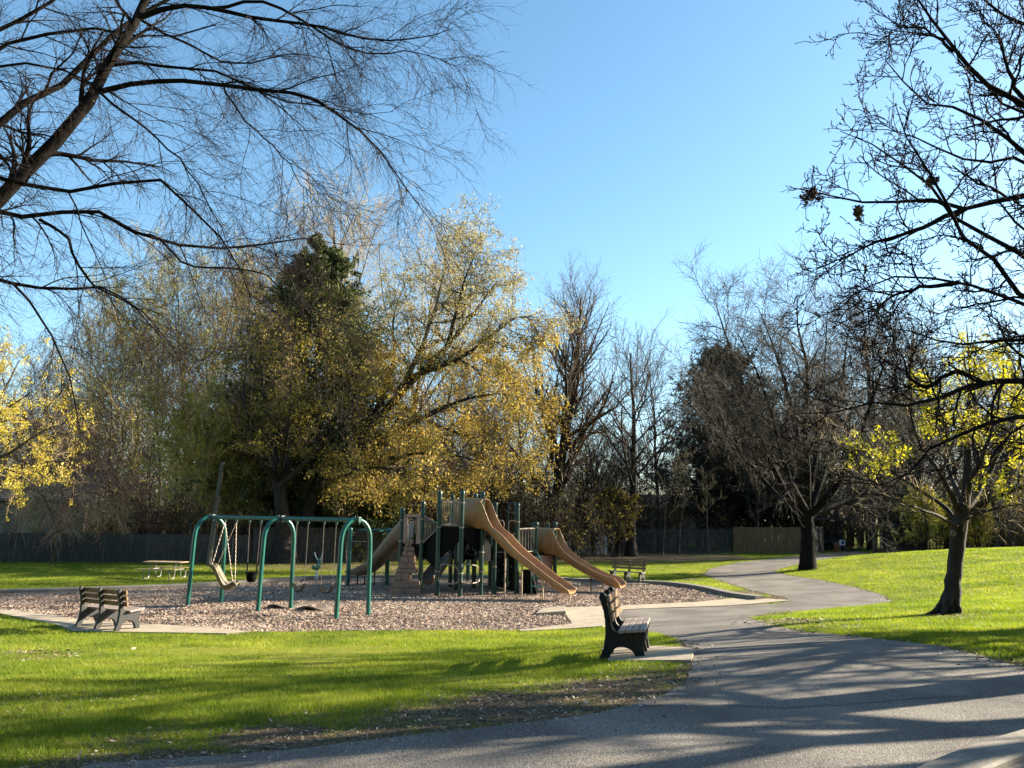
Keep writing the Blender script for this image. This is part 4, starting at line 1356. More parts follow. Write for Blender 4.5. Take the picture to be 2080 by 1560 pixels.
fa, fb = P(-160, 1140, 38.5)[:2], P(505, 1140, 40.5)[:2]
board_fence('board_fence', fa, fb, 1.45, MAT['fence_grey'], 'weathered dark board fence behind the picnic table and the wire fence', 'fence')
fa2, fb2 = P(512, 1140, 40.6)[:2], P(835, 1140, 43.5)[:2]
board_fence('board_fence', fa2, fb2, 1.85, MAT['fence_grey'], 'taller dark board fence behind the right half of the swing set', 'fence', jit=.01)
fa3, fb3 = P(1262, 1115, 57)[:2], P(1488, 1115, 58)[:2]
board_fence('picket_fence', fa3, fb3, 1.75, MAT['fence_grey'], 'dark grey picket fence with thin gaps behind the far bench', 'fence', gap=.045, bw=.1, jit=.08)
fa4, fb4 = P(1491, 1115, 57.6)[:2], P(1640, 1115, 56)[:2]
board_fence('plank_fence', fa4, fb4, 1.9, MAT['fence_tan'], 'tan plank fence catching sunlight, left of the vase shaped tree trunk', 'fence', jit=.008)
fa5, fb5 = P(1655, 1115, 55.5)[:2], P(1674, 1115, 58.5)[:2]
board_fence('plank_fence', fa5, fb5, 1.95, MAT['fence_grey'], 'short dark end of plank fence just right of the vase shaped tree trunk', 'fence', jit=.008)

def chain_fence():
    a, b = P(-160, 1145, 37.2)[:2], P(470, 1140, 39.2)[:2]
    d = b - a; L = np.linalg.norm(d); d /= L; c = (a + b) / 2
    z0 = H(*c)
    root = empty('chain_link_fence', (c[0], c[1], z0), math.atan2(d[1], d[0]), 'low chain link wire fence on thin metal posts in front of the dark board fence', 'fence')
    h = 1.28
    for k in range(8):
        s = -L / 2 + L * k / 7
        MB().tube([(s, 0, -.1), (s, 0, h + .05)], .026, 6).build('post', MAT['wire'], root)
    MB().tube([(-L / 2, 0, h), (L / 2, 0, h)], .018, 6).build('top_rail', MAT['wire'], root)
    m = MB(); st = .11; r = .0035
    n = int((L + h) / st)
    for i in range(n):
        s = -L / 2 - h + i * st
        for sg in (0, 1):
            x0, x1 = s, s + h
            za, zb = 0, h
            if x0 < -L / 2: za = -L / 2 - x0; x0 = -L / 2
            if x1 > L / 2: zb = h - (x1 - L / 2); x1 = L / 2
            if x1 - x0 < .05: continue
            if sg: za, zb = h - za, h - zb
            m.add([(x0, -.012, za - r), (x1, -.012, zb - r), (x1, -.012, zb + r), (x0, -.012, za + r), (x0, -.02, za), (x1, -.02, zb)], [(0, 1, 2, 3), (0, 1, 5, 4), (3, 2, 5, 4)])
    m.build('wire_mesh', MAT['wire'], root)
chain_fence()

def utility_pole(px, py, y, topz, lean, r, label):
    p = P(px, py, y); z = H(p[0], p[1])
    root = empty('utility_pole', (p[0], p[1], z), 0, label, 'utility pole', 'wooden utility poles')
    MB().tube([(0, 0, -.2), (lean * .5, 0, topz * .5), (lean, 0, topz)], [r, r * .9, r * .75], 12).build('pole', MAT['pole_wood'], root, smooth=True)
    MB().tube([(r * 1.0, -.05, .1), (lean * .45 + r * .95, -.05, topz * .45)], .02, 6).build('conduit', MAT['galv'], root)
utility_pole(423, 1146, 37.9, 5.1, .3, .125, 'grey wooden utility pole leaning slightly behind the left arch of the swings')
utility_pole(1777, 1121, 54, 7.4, .05, .15, 'grey wooden utility pole at the far end of the path on the right')

# ------------------------------------------------------------------ houses beyond the fences
def gable_house(name, label, cx, cy, w_, d_, wall_h, roof_h, rz, wall_m, roof_m, wins=(), eave=.45, ridge='x', chimney=False, door=None):
    z = H(cx, cy)
    root = empty(name, (cx, cy, z), rz, label, 'house')
    x, y = w_ / 2, d_ / 2
    m = MB()
    if ridge == 'x':
        prof = [(-y, -.3), (y, -.3), (y, wall_h), (0, wall_h + roof_h), (-y, wall_h)]
        m.prism(prof, (-x, 0, 0), (0, 1, 0), (0, 0, 1), (w_, 0, 0))
    else:
        prof = [(-x, -.3), (x, -.3), (x, wall_h), (0, wall_h + roof_h), (-x, wall_h)]
        m.prism(prof, (0, -y, 0), (1, 0, 0), (0, 0, 1), (0, d_, 0))
    m.build('wall', wall_m, root)
    rf = MB()
    q = (y if ridge == 'x' else x)
    sl_ = roof_h / q
    pr = [(-q - eave, wall_h - eave * sl_ + .02), (0, wall_h + roof_h + .02), (q + eave, wall_h - eave * sl_ + .02), (q + eave, wall_h - eave * sl_ + .18), (0, wall_h + roof_h + .2), (-q - eave, wall_h - eave * sl_ + .18)]
    if ridge == 'x':
        rf.prism(pr, (-x - eave, 0, 0), (0, 1, 0), (0, 0, 1), (w_ + 2 * eave, 0, 0))
    else:
        rf.prism(pr, (0, -y - eave, 0), (1, 0, 0), (0, 0, 1), (0, d_ + 2 * eave, 0))
    r = rf.build('roof', roof_m, root)
    if chimney:
        MB().box((x * .3, 0, wall_h + roof_h + .3), (.6, .6, 1.2)).build('chimney', MAT['roof_brown'], r)
    for wx, wz, ww, wh in wins:
        f = MB()
        for sx in (-1, 1):
            f.box((wx + sx * (ww / 2 + .04), -y - .03, wz), (.08, .08, wh + .16))
        for sz in (-1, 1):
            f.box((wx, -y - .03, wz + sz * (wh / 2 + .04)), (ww, .08, .08))
        f.box((wx, -y - .025, wz), (ww, .05, .04))
        wf = f.build('window', MAT['trim_white'], root)
        MB().box((wx, -y - .012, wz), (ww, .02, wh)).build('pane', MAT['glass_dark'], wf)
    return root
p = P(40, 1100, 47); gable_house('house', 'tan clapboard house with brown roof behind a shrub and the wire fence', p[0] - 2.8, p[1] + 4, 9.5, 8, 3.3, 1.7, math.radians(17), MAT['siding'], MAT['roof_brown'], wins=((-2.6, 1.7, 1.0, 1.2),), chimney=True)
p = P(775, 1090, 62); gable_house('house', 'low house with pale grey roof behind the fence, seen between swings and play structure', p[0], p[1] + 4, 9.5, 8, 2.2, 1.5, math.radians(-8), MAT['wall_beige'], MAT['roof_grey'], wins=((1.5, 1.3, 1.2, .9),))
p = P(1385, 1080, 80); gable_house('house', 'low beige house with dark roof behind the picket fence', p[0], p[1] + 4, 12, 7.5, 3.6, 1.3, math.radians(3), MAT['wall_beige'], MAT['roof_dark'], wins=((-2.5, 1.9, 1.3, 1.0), (2.4, 1.9, 1.3, 1.0)))
p = P(2085, 1090, 64); gable_house('house', 'white two storey house partly seen past the leaning double trunk', p[0] + 2.9, p[1] + 4, 8, 8, 4.9, 2.0, math.radians(-4), MAT['siding_white'], MAT['roof_dark'], wins=((-3.2, 3.5, .9, 1.3), (-1.0, 3.5, .9, 1.3), (-2.5, 1.3, .9, 1.2)))
p = P(1182, 1112, 55); gable_house('shed', 'small white and blue garden shed among dark trunks behind the lower slide', p[0] + .3, p[1] + 1.2, 2.9, 2.2, 1.45, .5, math.radians(5), MAT['wall_white'], MAT['roof_dark'], wins=((.55, 1.0, .5, .4),), eave=.15)['category'] = 'shed'

def carport():
    p = P(1655, 1115, 66); z = H(p[0], p[1])
    root = empty('carport', (p[0], p[1], z), 0, 'open carport with thin flat roof beyond the end of the path', 'carport')
    MB().box((.9, 0, 2.55), (4.6, 4, .14)).build('roof', MAT['roof_grey'], root)
    for sx in (-1.2, 3.0):
        for sy in (-1.8, 1.8):
            MB().tube([(sx, sy, -.1), (sx, sy, 2.5)], .06, 8).build('post', MAT['trim_white'], root)
    MB().box((.9, 2.0, 1.2), (4.4, .1, 2.4)).build('back_wall', MAT['wall_beige'], root)
carport()

def parked_car():
    p = P(1681, 1108, 66); z = H(p[0], p[1])
    root = empty('parked_car', (p[0], p[1], z), math.radians(-100), 'dark parked car seen from behind past the end of the plank fence', 'car')
    prof = [(-2.1, .35), (-2.15, .7), (-2.0, .95), (-1.3, 1.02), (-.75, 1.45), (.7, 1.47), (1.45, 1.02), (2.05, .92), (2.15, .6), (2.1, .35)]
    MB().prism(prof, (0, -.85, 0), (1, 0, 0), (0, 0, 1), (0, 1.7, 0)).build('body', MAT['car_dark'], root, bevel=.08)
    gp = [(-1.2, 1.03), (-.72, 1.4), (.66, 1.42), (1.3, 1.03)]
    MB().prism(gp, (0, -.858, 0), (1, 0, 0), (0, 0, 1), (0, 1.716, 0)).build('side_window', MAT['glass_dark'], root)
    for sx in (-1.3, 1.3):
        for sy in (-.78, .78):
            MB().tube([(sx, sy - .1, .32), (sx, sy + .1, .32)], .32, 16).build('wheel', MAT['rubber'], root, smooth=True)
    for sy in (-.62, .62):
        MB().box((-2.1, sy, .8), (.1, .3, .14)).build('tail_lamp', MAT['orange'], root)
parked_car()

def yard_sign():
    p = P(1711, 1108, 60); z = P(1711, 1105, 60)[2]
    g = H(p[0], p[1])
    root = empty('yard_sign', (p[0], p[1], g), math.radians(8), 'small white sign with a dark patch standing by the far end of the path', 'sign')
    h = z - g
    MB().box((0, 0, h + .1), (.48, .03, .42)).build('board', MAT['trim_white'], root)
    MB().box((.05, -.02, h + .1), (.2, .012, .24)).build('dark_patch', MAT['sign_ink'], root)
    for s in (-.18, .18):
        MB().tube([(s, 0, -.1), (s, 0, h - .1)], .02, 6).build('stake', MAT['galv'], root)
    p = P(1700, 1107, 60.5); g = H(p[0], p[1])
    z = P(1700, 1106, 60.5)[2] - g
    o = empty('barrel', (p[0], p[1], g), 0, 'dull orange barrel next to the small white sign', 'barrel')
    MB().lathe([(.2, -.05), (.25, .0), (.26, z * .5), (.25, z + .12), (.22, z + .16)], 14).build('drum', MAT['orange'], o, smooth=True)
    MB().lathe([(.265, z * .5), (.265, z * .5 + .1)], 14).build('band', MAT['roof_brown'], o, smooth=True)
yard_sign()
# ------------------------------------------------------------------ trees
def unit(v):
    return v / np.maximum(np.linalg.norm(v, axis=-1, keepdims=True), 1e-9)

def tubes(Pt, R, sides):
    """Pt (N,K,3), R (N,K) -> verts, quads"""
    N, K, _ = Pt.shape
    if N == 0:
        return np.zeros((0, 3)), np.zeros((0, 4), int)
    T = np.empty_like(Pt)
    T[:, 1:-1] = Pt[:, 2:] - Pt[:, :-2]
    T[:, 0] = Pt[:, 1] - Pt[:, 0]; T[:, -1] = Pt[:, -1] - Pt[:, -2]
    T = unit(T)
    mean = unit(Pt[:, -1] - Pt[:, 0])
    ref = np.where(np.abs(mean[:, 2:3]) < 0.8, np.array([[0, 0, 1.0]]), np.array([[1.0, 0, 0]]))
    u = unit(np.cross(T, ref[:, None, :])); v = np.cross(T, u)
    a = np.arange(sides) * 2 * np.pi / sides
    V = Pt[:, :, None, :] + R[:, :, None, None] * (u[:, :, None, :] * np.cos(a)[None, None, :, None] + v[:, :, None, :] * np.sin(a)[None, None, :, None])
    i = np.arange(N * K * sides).reshape(N, K, sides)
    j = np.roll(i, -1, axis=2)
    Q = np.stack([i[:, :-1], j[:, :-1], j[:, 1:], i[:, 1:]], -1).reshape(-1, 4)
    return V.reshape(-1, 3), Q

def grow(r, Pt, R, n, t0, t1, ang, angj, length, K, wob, trop, rr, taper=0.75, bias=None, biasw=0.0, env=None, rmin=0.002):
    """children of every path. length: (lo,hi) fraction of parent's length, or absolute if tuple starts with 'm'"""
    N, Kp, _ = Pt.shape
    if N == 0 or n == 0:
        return np.zeros((0, K + 1, 3)), np.zeros((0, K + 1))
    seg = np.linalg.norm(Pt[:, 1:] - Pt[:, :-1], axis=2)
    plen = np.repeat(seg.sum(1), n)
    idx = np.repeat(np.arange(N), n)
    M_ = N * n
    base = np.tile((np.arange(n) + 0.0) / n, N)
    t = t0 + (t1 - t0) * np.clip(base + r.random(M_) / n, 0, 1)
    f = t * (Kp - 1)
    k = np.clip(f.astype(int), 0, Kp - 2); fr = (f - k)[:, None]
    A, B = Pt[idx, k], Pt[idx, k + 1]
    p0 = A * (1 - fr) + B * fr
    T = unit(B - A)
    r0 = (R[idx, k] * (1 - fr[:, 0]) + R[idx, k + 1] * fr[:, 0])
    az = np.tile(np.arange(n) * 2.4, N) + np.repeat(r.random(N) * 6.28, n) + r.normal(0, 0.5, M_)
    ref = np.where(np.abs(T[:, 2:3]) < 0.9, np.array([[0, 0, 1.0]]), np.array([[1.0, 0, 0]]))
    u = unit(np.cross(T, ref)); v = np.cross(T, u)
    perp = u * np.cos(az)[:, None] + v * np.sin(az)[:, None]
    an = np.radians(ang + r.normal(0, angj, M_))[:, None]
    d = unit(np.cos(an) * T + np.sin(an) * perp)
    if bias is not None:
        d = unit(d + np.asarray(bias) * biasw)
    L = (length[0] + (length[1] - length[0]) * r.random(M_))
    if len(length) == 2:
        L = L * plen
    if env is not None:
        L = L * env(t)
    pts = [p0]
    for s in range(K):
        d = unit(d + r.normal(0, wob, (M_, 3)) + np.array([0, 0, trop]) / K)
        pts.append(pts[-1] + d * (L / K)[:, None])
    Pn = np.stack(pts, 1)
    rs = np.maximum(np.minimum(r0 * rr, r0 * 0.95), rmin)
    if callable(taper):
        tp = taper(np.linspace(0, 1, K + 1))
    else:
        tp = 1 - taper * np.linspace(0, 1, K + 1)
    Rn = np.maximum(rs[:, None] * tp[None], rmin * 0.6)
    return Pn, Rn

def leaves(r, Pt, n, size, t0=0.2, spread=0.04, aspect=0.6, sj=0.4, hang=0.0):
    N, K, _ = Pt.shape
    M_ = int(N * n)
    if M_ == 0:
        return np.zeros((0, 3)), np.zeros((0, 4), int)
    idx = r.integers(0, N, M_)
    f = (t0 + (1 - t0) * r.random(M_)) * (K - 1)
    k = np.clip(f.astype(int), 0, K - 2); fr = (f - k)[:, None]
    c = Pt[idx, k] * (1 - fr) + Pt[idx, k + 1] * fr + r.normal(0, spread, (M_, 3))
    d = unit(r.normal(0, 1, (M_, 3)) - np.array([0, 0, hang]))
    q = unit(np.cross(d, r.normal(0, 1, (M_, 3))))
    s = size * (1 + sj * r.normal(0, 1, M_)).clip(0.4, 2)[:, None]
    V = np.stack([c - d * s, c + q * s * aspect, c + d * s, c - q * s * aspect], 1).reshape(-1, 3)
    return V, np.arange(M_ * 4).reshape(-1, 4)

def join(parts):
    vs, qs, mi, o = [], [], [], 0
    for (V, Q), m in parts:
        vs.append(V); qs.append(Q + o); mi.append(np.full(len(Q), m)); o += len(V)
    return np.concatenate(vs), np.concatenate(qs), np.concatenate(mi)

def spline_path(pts, rad, K):
    pts = np.array(bez(pts, 8)); 
    L = np.r_[0, np.cumsum(np.linalg.norm(np.diff(pts, axis=0), axis=1))]
    t = np.linspace(0, L[-1], K + 1)
    out = np.stack([np.interp(t, L, pts[:, i]) for i in range(3)], 1)
    rr = np.interp(np.linspace(0, 1, K + 1), np.linspace(0, 1, len(rad)), rad)
    return out, rr

def finish_tree(name, loc, trunk_parts, crown_parts, bark, crown_mats, label, cat='tree', group=None):
    root = empty(name, loc, 0, label, cat, group)
    o = np.array(loc, float)
    V, Q, mi = join(trunk_parts)
    np_mesh('trunk', V - o, Q, bark, root, smooth=True)
    if crown_parts:
        V, Q, mi = join(crown_parts)
        np_mesh('crown', V - o, Q, crown_mats, root, mi=mi, smooth=False)
    return root

def flare(R, K, r0, amt=1.7, h=0.1):
    t = np.linspace(0, 1, K + 1)
    return R * (1 + (amt - 1) * np.exp(-t / h * 2.2))

def std_tree(px, py, y, top_py, label, kind='bare', seed=0, r=None, lean=0.0, width=1.0, bark='bark_dark', twig='twig_grey', leaf=None, leafn=0, leafs=0.06, group='trees behind the playground', name='bare_tree',
             fork=0.35, n1=14, n2=9, n3=9, ang=42, dens=1.0, up=0.5, cat='tree', multi=1, t1=0.97, l1=(.38, .55), tw=0.006, droop=0.0, n4=0, aspect=.6):
    """broad-leaved tree: leader with n1 limbs, n2 branches each, n3 twigs each"""
    rg = np.random.default_rng(1000 + seed)
    p = P(px, py, y); z = H(p[0], p[1])
    base = np.array([p[0], p[1], z - 0.1])
    topz = P(px, top_py, y)[2]
    Ht = topz - z
    r = r or Ht * 0.018
    trunks, r1 = [], []
    K = 12
    Ps, Rs = [], []
    for q in range(multi):
        b = base + (np.array([rg.normal(0, r * 1.2), rg.normal(0, r * 1.2), 0]) if multi > 1 else 0)
        dirv = np.array([lean, 0, 1.0])
        if multi > 1:
            a = q / multi * 6.28 + rg.random()
            dirv = dirv + np.array([math.cos(a), math.sin(a), 0]) * 0.16
        pts = [b]
        d = unit(dirv)
        for s in range(K):
            d = unit(d + rg.normal(0, 0.055, 3) + np.array([0, 0, .05]))
            pts.append(pts[-1] + d * Ht * (0.93 if multi == 1 else .8 + .15 * rg.random()) / K)
        Ps.append(np.array(pts))
        rr = r / (multi ** .45)
        Rs.append(flare(np.linspace(1, .12, K + 1) ** 0.9 * rr, K, rr))
    P0, R0_ = np.stack(Ps), np.stack(Rs)
    env = lambda t: np.clip(1.15 - 0.8 * ((t - fork) / (1 - fork)) ** 1.5, .3, 1.2) * width
    P1, R1 = grow(rg, P0, R0_, max(3, int(n1 / multi ** .6)), fork, t1, ang, 9, l1, 8, .11, up, .46, env=env, rmin=tw * 1.7)
    P2, R2 = grow(rg, P1, R1, n2, .12, 1, 38, 10, (.25, .52), 5, .13, up * .6 - droop * .3, .55, rmin=tw * 1.15)
    P3, R3 = grow(rg, P2, R2, int(n3 * 1.5 * dens), .08, 1, 38, 12, (.25, .52), 3, .15, up * .3 - droop, .6, rmin=tw * .8)
    parts = [(tubes(P2, R2, 4), 0), (tubes(P3, R3, 3), 0)]
    last = P3
    if n4:
        P4, R4 = grow(rg, P3, R3, n4, .15, 1, 38, 12, (.3, .6), 2, .15, -droop, .7, rmin=tw * .85)
        parts.append((tubes(P4, R4, 3), 0)); last = np.concatenate([P4, P3[:, 1:]], 0) if P4.shape[1] == P3.shape[1] - 1 else P4
    mats = [MAT[twig]]
    if leaf:
        mats.append(MAT[leaf]); parts.append((leaves(rg, last, leafn, leafs, aspect=aspect), 1))
    return finish_tree(name, (p[0], p[1], z), [(tubes(P0, R0_, 10), 0), (tubes(P1, R1, 6), 0)], parts, MAT[bark], mats, label, cat, group)

def conifer(px, py, y, top_py, hw_px, label, seed, needle='needle', base_frac=.12, group='evergreens behind the playground', irregular=.25, lean=0):
    rg = np.random.default_rng(2000 + seed)
    p = P(px, py, y); z = H(p[0], p[1])
    Ht = P(px, top_py, y)[2] - z
    hw = hw_px / FPX * y * 1.75
    K = 10
    pts = np.stack([np.linspace(0, lean, K + 1) + rg.normal(0, .03, K + 1), rg.normal(0, .03, K + 1), np.linspace(-.1, Ht, K + 1)], 1) + np.array([p[0], p[1], z])
    P0 = pts[None]; R0_ = flare(np.linspace(1, .05, K + 1) * Ht * .018, K, 1)[None]
    n1 = int(Ht * 9)
    env = lambda t: (np.clip((1 - t), 0, 1) ** .62 * (1 - .35 * np.exp(-((t - base_frac) / .1) ** 2)) + .05)
    lo = hw * (1 - irregular); hi = hw * (1 + irregular)
    P1, R1 = grow(rg, P0, R0_, n1, base_frac, .99, 82, 10, (lo, hi, 'm'), 6, .09, .35, .28, env=env, rmin=.012)
    P2, R2 = grow(rg, P1, R1, 14, .15, 1, 48, 12, (.2, .42), 3, .12, .3, .5, rmin=.007)
    P3, R3 = grow(rg, P2, R2, 4, .2, 1, 42, 12, (.35, .6), 2, .12, .2, .6, rmin=.006)
    parts = [(tubes(P2, R2, 3), 0), (tubes(P3, R3, 3), 0), (leaves(rg, P3, 11, .14, spread=.06, aspect=.2, hang=.3), 1), (leaves(rg, P2, 14, .14, t0=.2, spread=.06, aspect=.2, hang=.3), 1)]
    return finish_tree('conifer', (p[0], p[1], z), [(tubes(P0, R0_, 8), 0), (tubes(P1, R1, 4), 0)], parts, MAT['bark_dark'], [MAT['twig_black'], MAT[needle]], label, 'tree', group)

def limb_tree(name, loc, limbs, label, bark, mats, sub, seed, group=None, leafspec=None, cat='tree', skip=1):
    """tree whose main limbs were laid out one by one: limbs = list of (points, radii)"""
    rg = np.random.default_rng(3000 + seed)
    K = 14
    Ps, Rs = zip(*[spline_path(p, r, K) for p, r in limbs])
    P0, R0_ = np.stack(Ps), np.stack(Rs)
    P0 = P0 + rg.normal(0, .012, P0.shape)
    trunk = [(tubes(P0, R0_, 10), 0)]
    crown = []
    cur, cr = P0[skip:], R0_[skip:]
    for i, s in enumerate(sub):
        cur, cr = grow(rg, cur, cr, **{k: v for k, v in s.items() if k not in ('sides', 'to', 'keep')})
        if s.get('keep'):
            k = s['keep'](cur); cur, cr = cur[k], cr[k]
        (trunk if s.get('to') == 'trunk' else crown).append((tubes(cur, cr, s.get('sides', 3)), 0))
    if leafspec:
        for (n, size, t0, spread, mi, filt) in leafspec:
            c = cur[filt(cur)] if filt else cur
            crown.append((leaves(rg, c, n, size, t0=t0, spread=spread), mi))
    return finish_tree(name, loc, trunk, crown, MAT[bark], [MAT[m] for m in mats], label, cat, group)

# ---- big tree on the left, trunk outside the frame, drooping bare branches
def pl(lst):
    return [P(*q) for q in lst]
LT = P(-420, 1330, 8.6); LZ = H(LT[0], LT[1])
t0 = np.array([LT[0], LT[1], LZ - .1]); t1 = P(-330, 760, 8.7)
L_LIMBS = [
    ([t0, (t0 + t1) / 2 + [.05, 0, 0], t1], [.42, .3, .25]),
    (pl([(-330, 760, 8.7), (-160, 560, 8.7), (0, 405, 8.7), (130, 265, 8.8), (215, 150, 8.9), (290, 20, 9.0), (350, -120, 9.2), (420, -300, 9.4)]), [.2, .12, .1, .095, .075, .06, .05, .03]),
    (pl([(-330, 760, 8.7), (-180, 430, 9.3), (0, 248, 9.6), (55, 205, 9.7), (130, 165, 9.8), (220, 80, 10), (300, 20, 10.2), (420, -40, 10.4)]), [.17, .09, .075, .07, .055, .045, .035, .02]),
    (pl([(-330, 760, 8.7), (-200, 300, 9.5), (0, 100, 10), (100, 68, 10), (170, 60, 10.1), (240, 62, 10.2), (330, 78, 10.2), (440, 50, 10.3)]), [.16, .07, .055, .045, .035, .028, .02, .012]),
    (pl([(-330, 760, 8.7), (-220, 200, 8), (0, 60, 7.9), (80, 20, 7.9), (160, -40, 8)]), [.14, .06, .04, .03, .02]),
    (pl([(205, 185, 8.9), (260, 170, 8.9), (340, 166, 8.8), (430, 168, 8.7), (510, 180, 8.6), (600, 190, 8.5), (690, 232, 8.4), (780, 315, 8.3), (830, 385, 8.25), (880, 455, 8.2)]), [.045, .038, .034, .03, .028, .022, .018, .014, .009, .004]),
    (pl([(285, 40, 9.0), (360, 12, 9), (440, 18, 9), (540, 38, 9), (660, 58, 9.1), (740, 78, 9.2), (830, 82, 9.3), (920, 60, 9.4)]), [.05, .036, .032, .027, .022, .018, .012, .005]),
    (pl([(420, 15, 9.3), (540, 5, 9.3), (640, 60, 9.4), (740, 110, 9.5), (840, 105, 9.6), (930, 140, 9.6)]), [.03, .026, .02, .015, .01, .004]),
    (pl([(150, 240, 8.8), (230, 130, 9.2), (330, 135, 9.2), (450, 150, 9.3), (560, 200, 9.3), (650, 215, 9.3), (720, 230, 9.4), (800, 230, 9.5)]), [.04, .032, .026, .022, .018, .014, .009, .004]),
    (pl([(-330, 760, 8.7), (-130, 380, 8.2), (0, 360, 8.1), (60, 372, 8.1), (130, 390, 8.1), (190, 398, 8.1), (250, 372, 8.1), (320, 365, 8.1), (390, 425, 8.0), (450, 490, 8.0), (490, 560, 7.9), (520, 640, 7.9)]), [.1, .05, .042, .038, .034, .03, .027, .024, .02, .015, .01, .004]),
    (pl([(-330, 760, 8.7), (-120, 450, 8.9), (0, 430, 9), (70, 447, 9), (120, 430, 9), (170, 415, 9.1), (240, 452, 9.1), (330, 490, 9.2), (440, 502, 9.3), (540, 496, 9.4), (620, 484, 9.5), (700, 500, 9.6)]), [.1, .05, .045, .042, .038, .034, .03, .027, .022, .017, .012, .004]),
    (pl([(-330, 760, 8.7), (-100, 560, 9.2), (0, 573, 9.3), (60, 580, 9.3), (110, 588, 9.4), (200, 583, 9.5), (260, 610, 9.5), (310, 655, 9.6), (360, 720, 9.6)]), [.09, .045, .035, .032, .028, .022, .016, .01, .004]),
    (pl([(25, 575, 9.3), (60, 612, 9.2), (95, 665, 9.1), (125, 725, 9.1), (150, 800, 9.1), (165, 900, 9.1), (185, 960, 9.1)]), [.022, .018, .015, .012, .009, .006, .003]),
    (pl([(80, 448, 9), (135, 480, 8.9), (158, 540, 8.9), (190, 580, 8.9), (250, 610, 8.9), (310, 660, 8.9), (345, 720, 8.9)]), [.026, .022, .019, .016, .012, .008, .003]),
    (pl([(330, 490, 9.2), (380, 540, 9.2), (460, 545, 9.2), (540, 560, 9.2), (610, 620, 9.2), (660, 690, 9.3)]), [.02, .016, .014, .011, .007, .003]),
    (pl([(205, 190, 8.8), (270, 240, 8.8), (330, 290, 8.7), (380, 340, 8.7), (430, 430, 8.7), (470, 520, 8.7)]), [.022, .018, .014, .011, .008, .003]),
    (pl([(450, 168, 8.7), (500, 250, 8.7), (560, 300, 8.7), (610, 370, 8.7), (660, 430, 8.7)]), [.016, .013, .01, .007, .003]),
    (pl([(280, 40, 10.4), (380, 90, 10.4), (480, 130, 10.5), (600, 110, 10.5), (700, 130, 10.6)]), [.026, .022, .017, .011, .004]),
    (pl([(-330, 760, 8.7), (-260, 300, 7.8), (-60, 150, 7.4), (90, 130, 7.2), (240, 200, 7.1), (360, 260, 7.0)]), [.1, .045, .026, .02, .012, .004]),
]
L_LIMBS = [(p, [r * .82 for r in rr]) for p, rr in L_LIMBS]
limb_tree('bare_tree', (LT[0], LT[1], LZ), L_LIMBS, 'large dark bare tree at the left edge with long drooping branches against the sky', 'bark_black', ['twig_black', 'bud_pale'],
          [dict(n=15, t0=.3, t1=1, ang=42, angj=10, length=(.5, 1.45, 'm'), K=7, wob=.12, trop=-.55, rr=.5, sides=5, taper=.8, rmin=.0045, to='trunk'),
           dict(n=11, t0=.1, t1=1, ang=38, angj=11, length=(.25, .7, 'm'), K=5, wob=.13, trop=-.35, rr=.6, sides=3, rmin=.0028),
           dict(n=7, t0=.1, t1=1, ang=34, angj=11, length=(.1, .3, 'm'), K=3, wob=.12, trop=-.2, rr=.7, sides=3, rmin=.0019)], 1,
          leafspec=[(.05, .008, .5, .006, 1, None)])

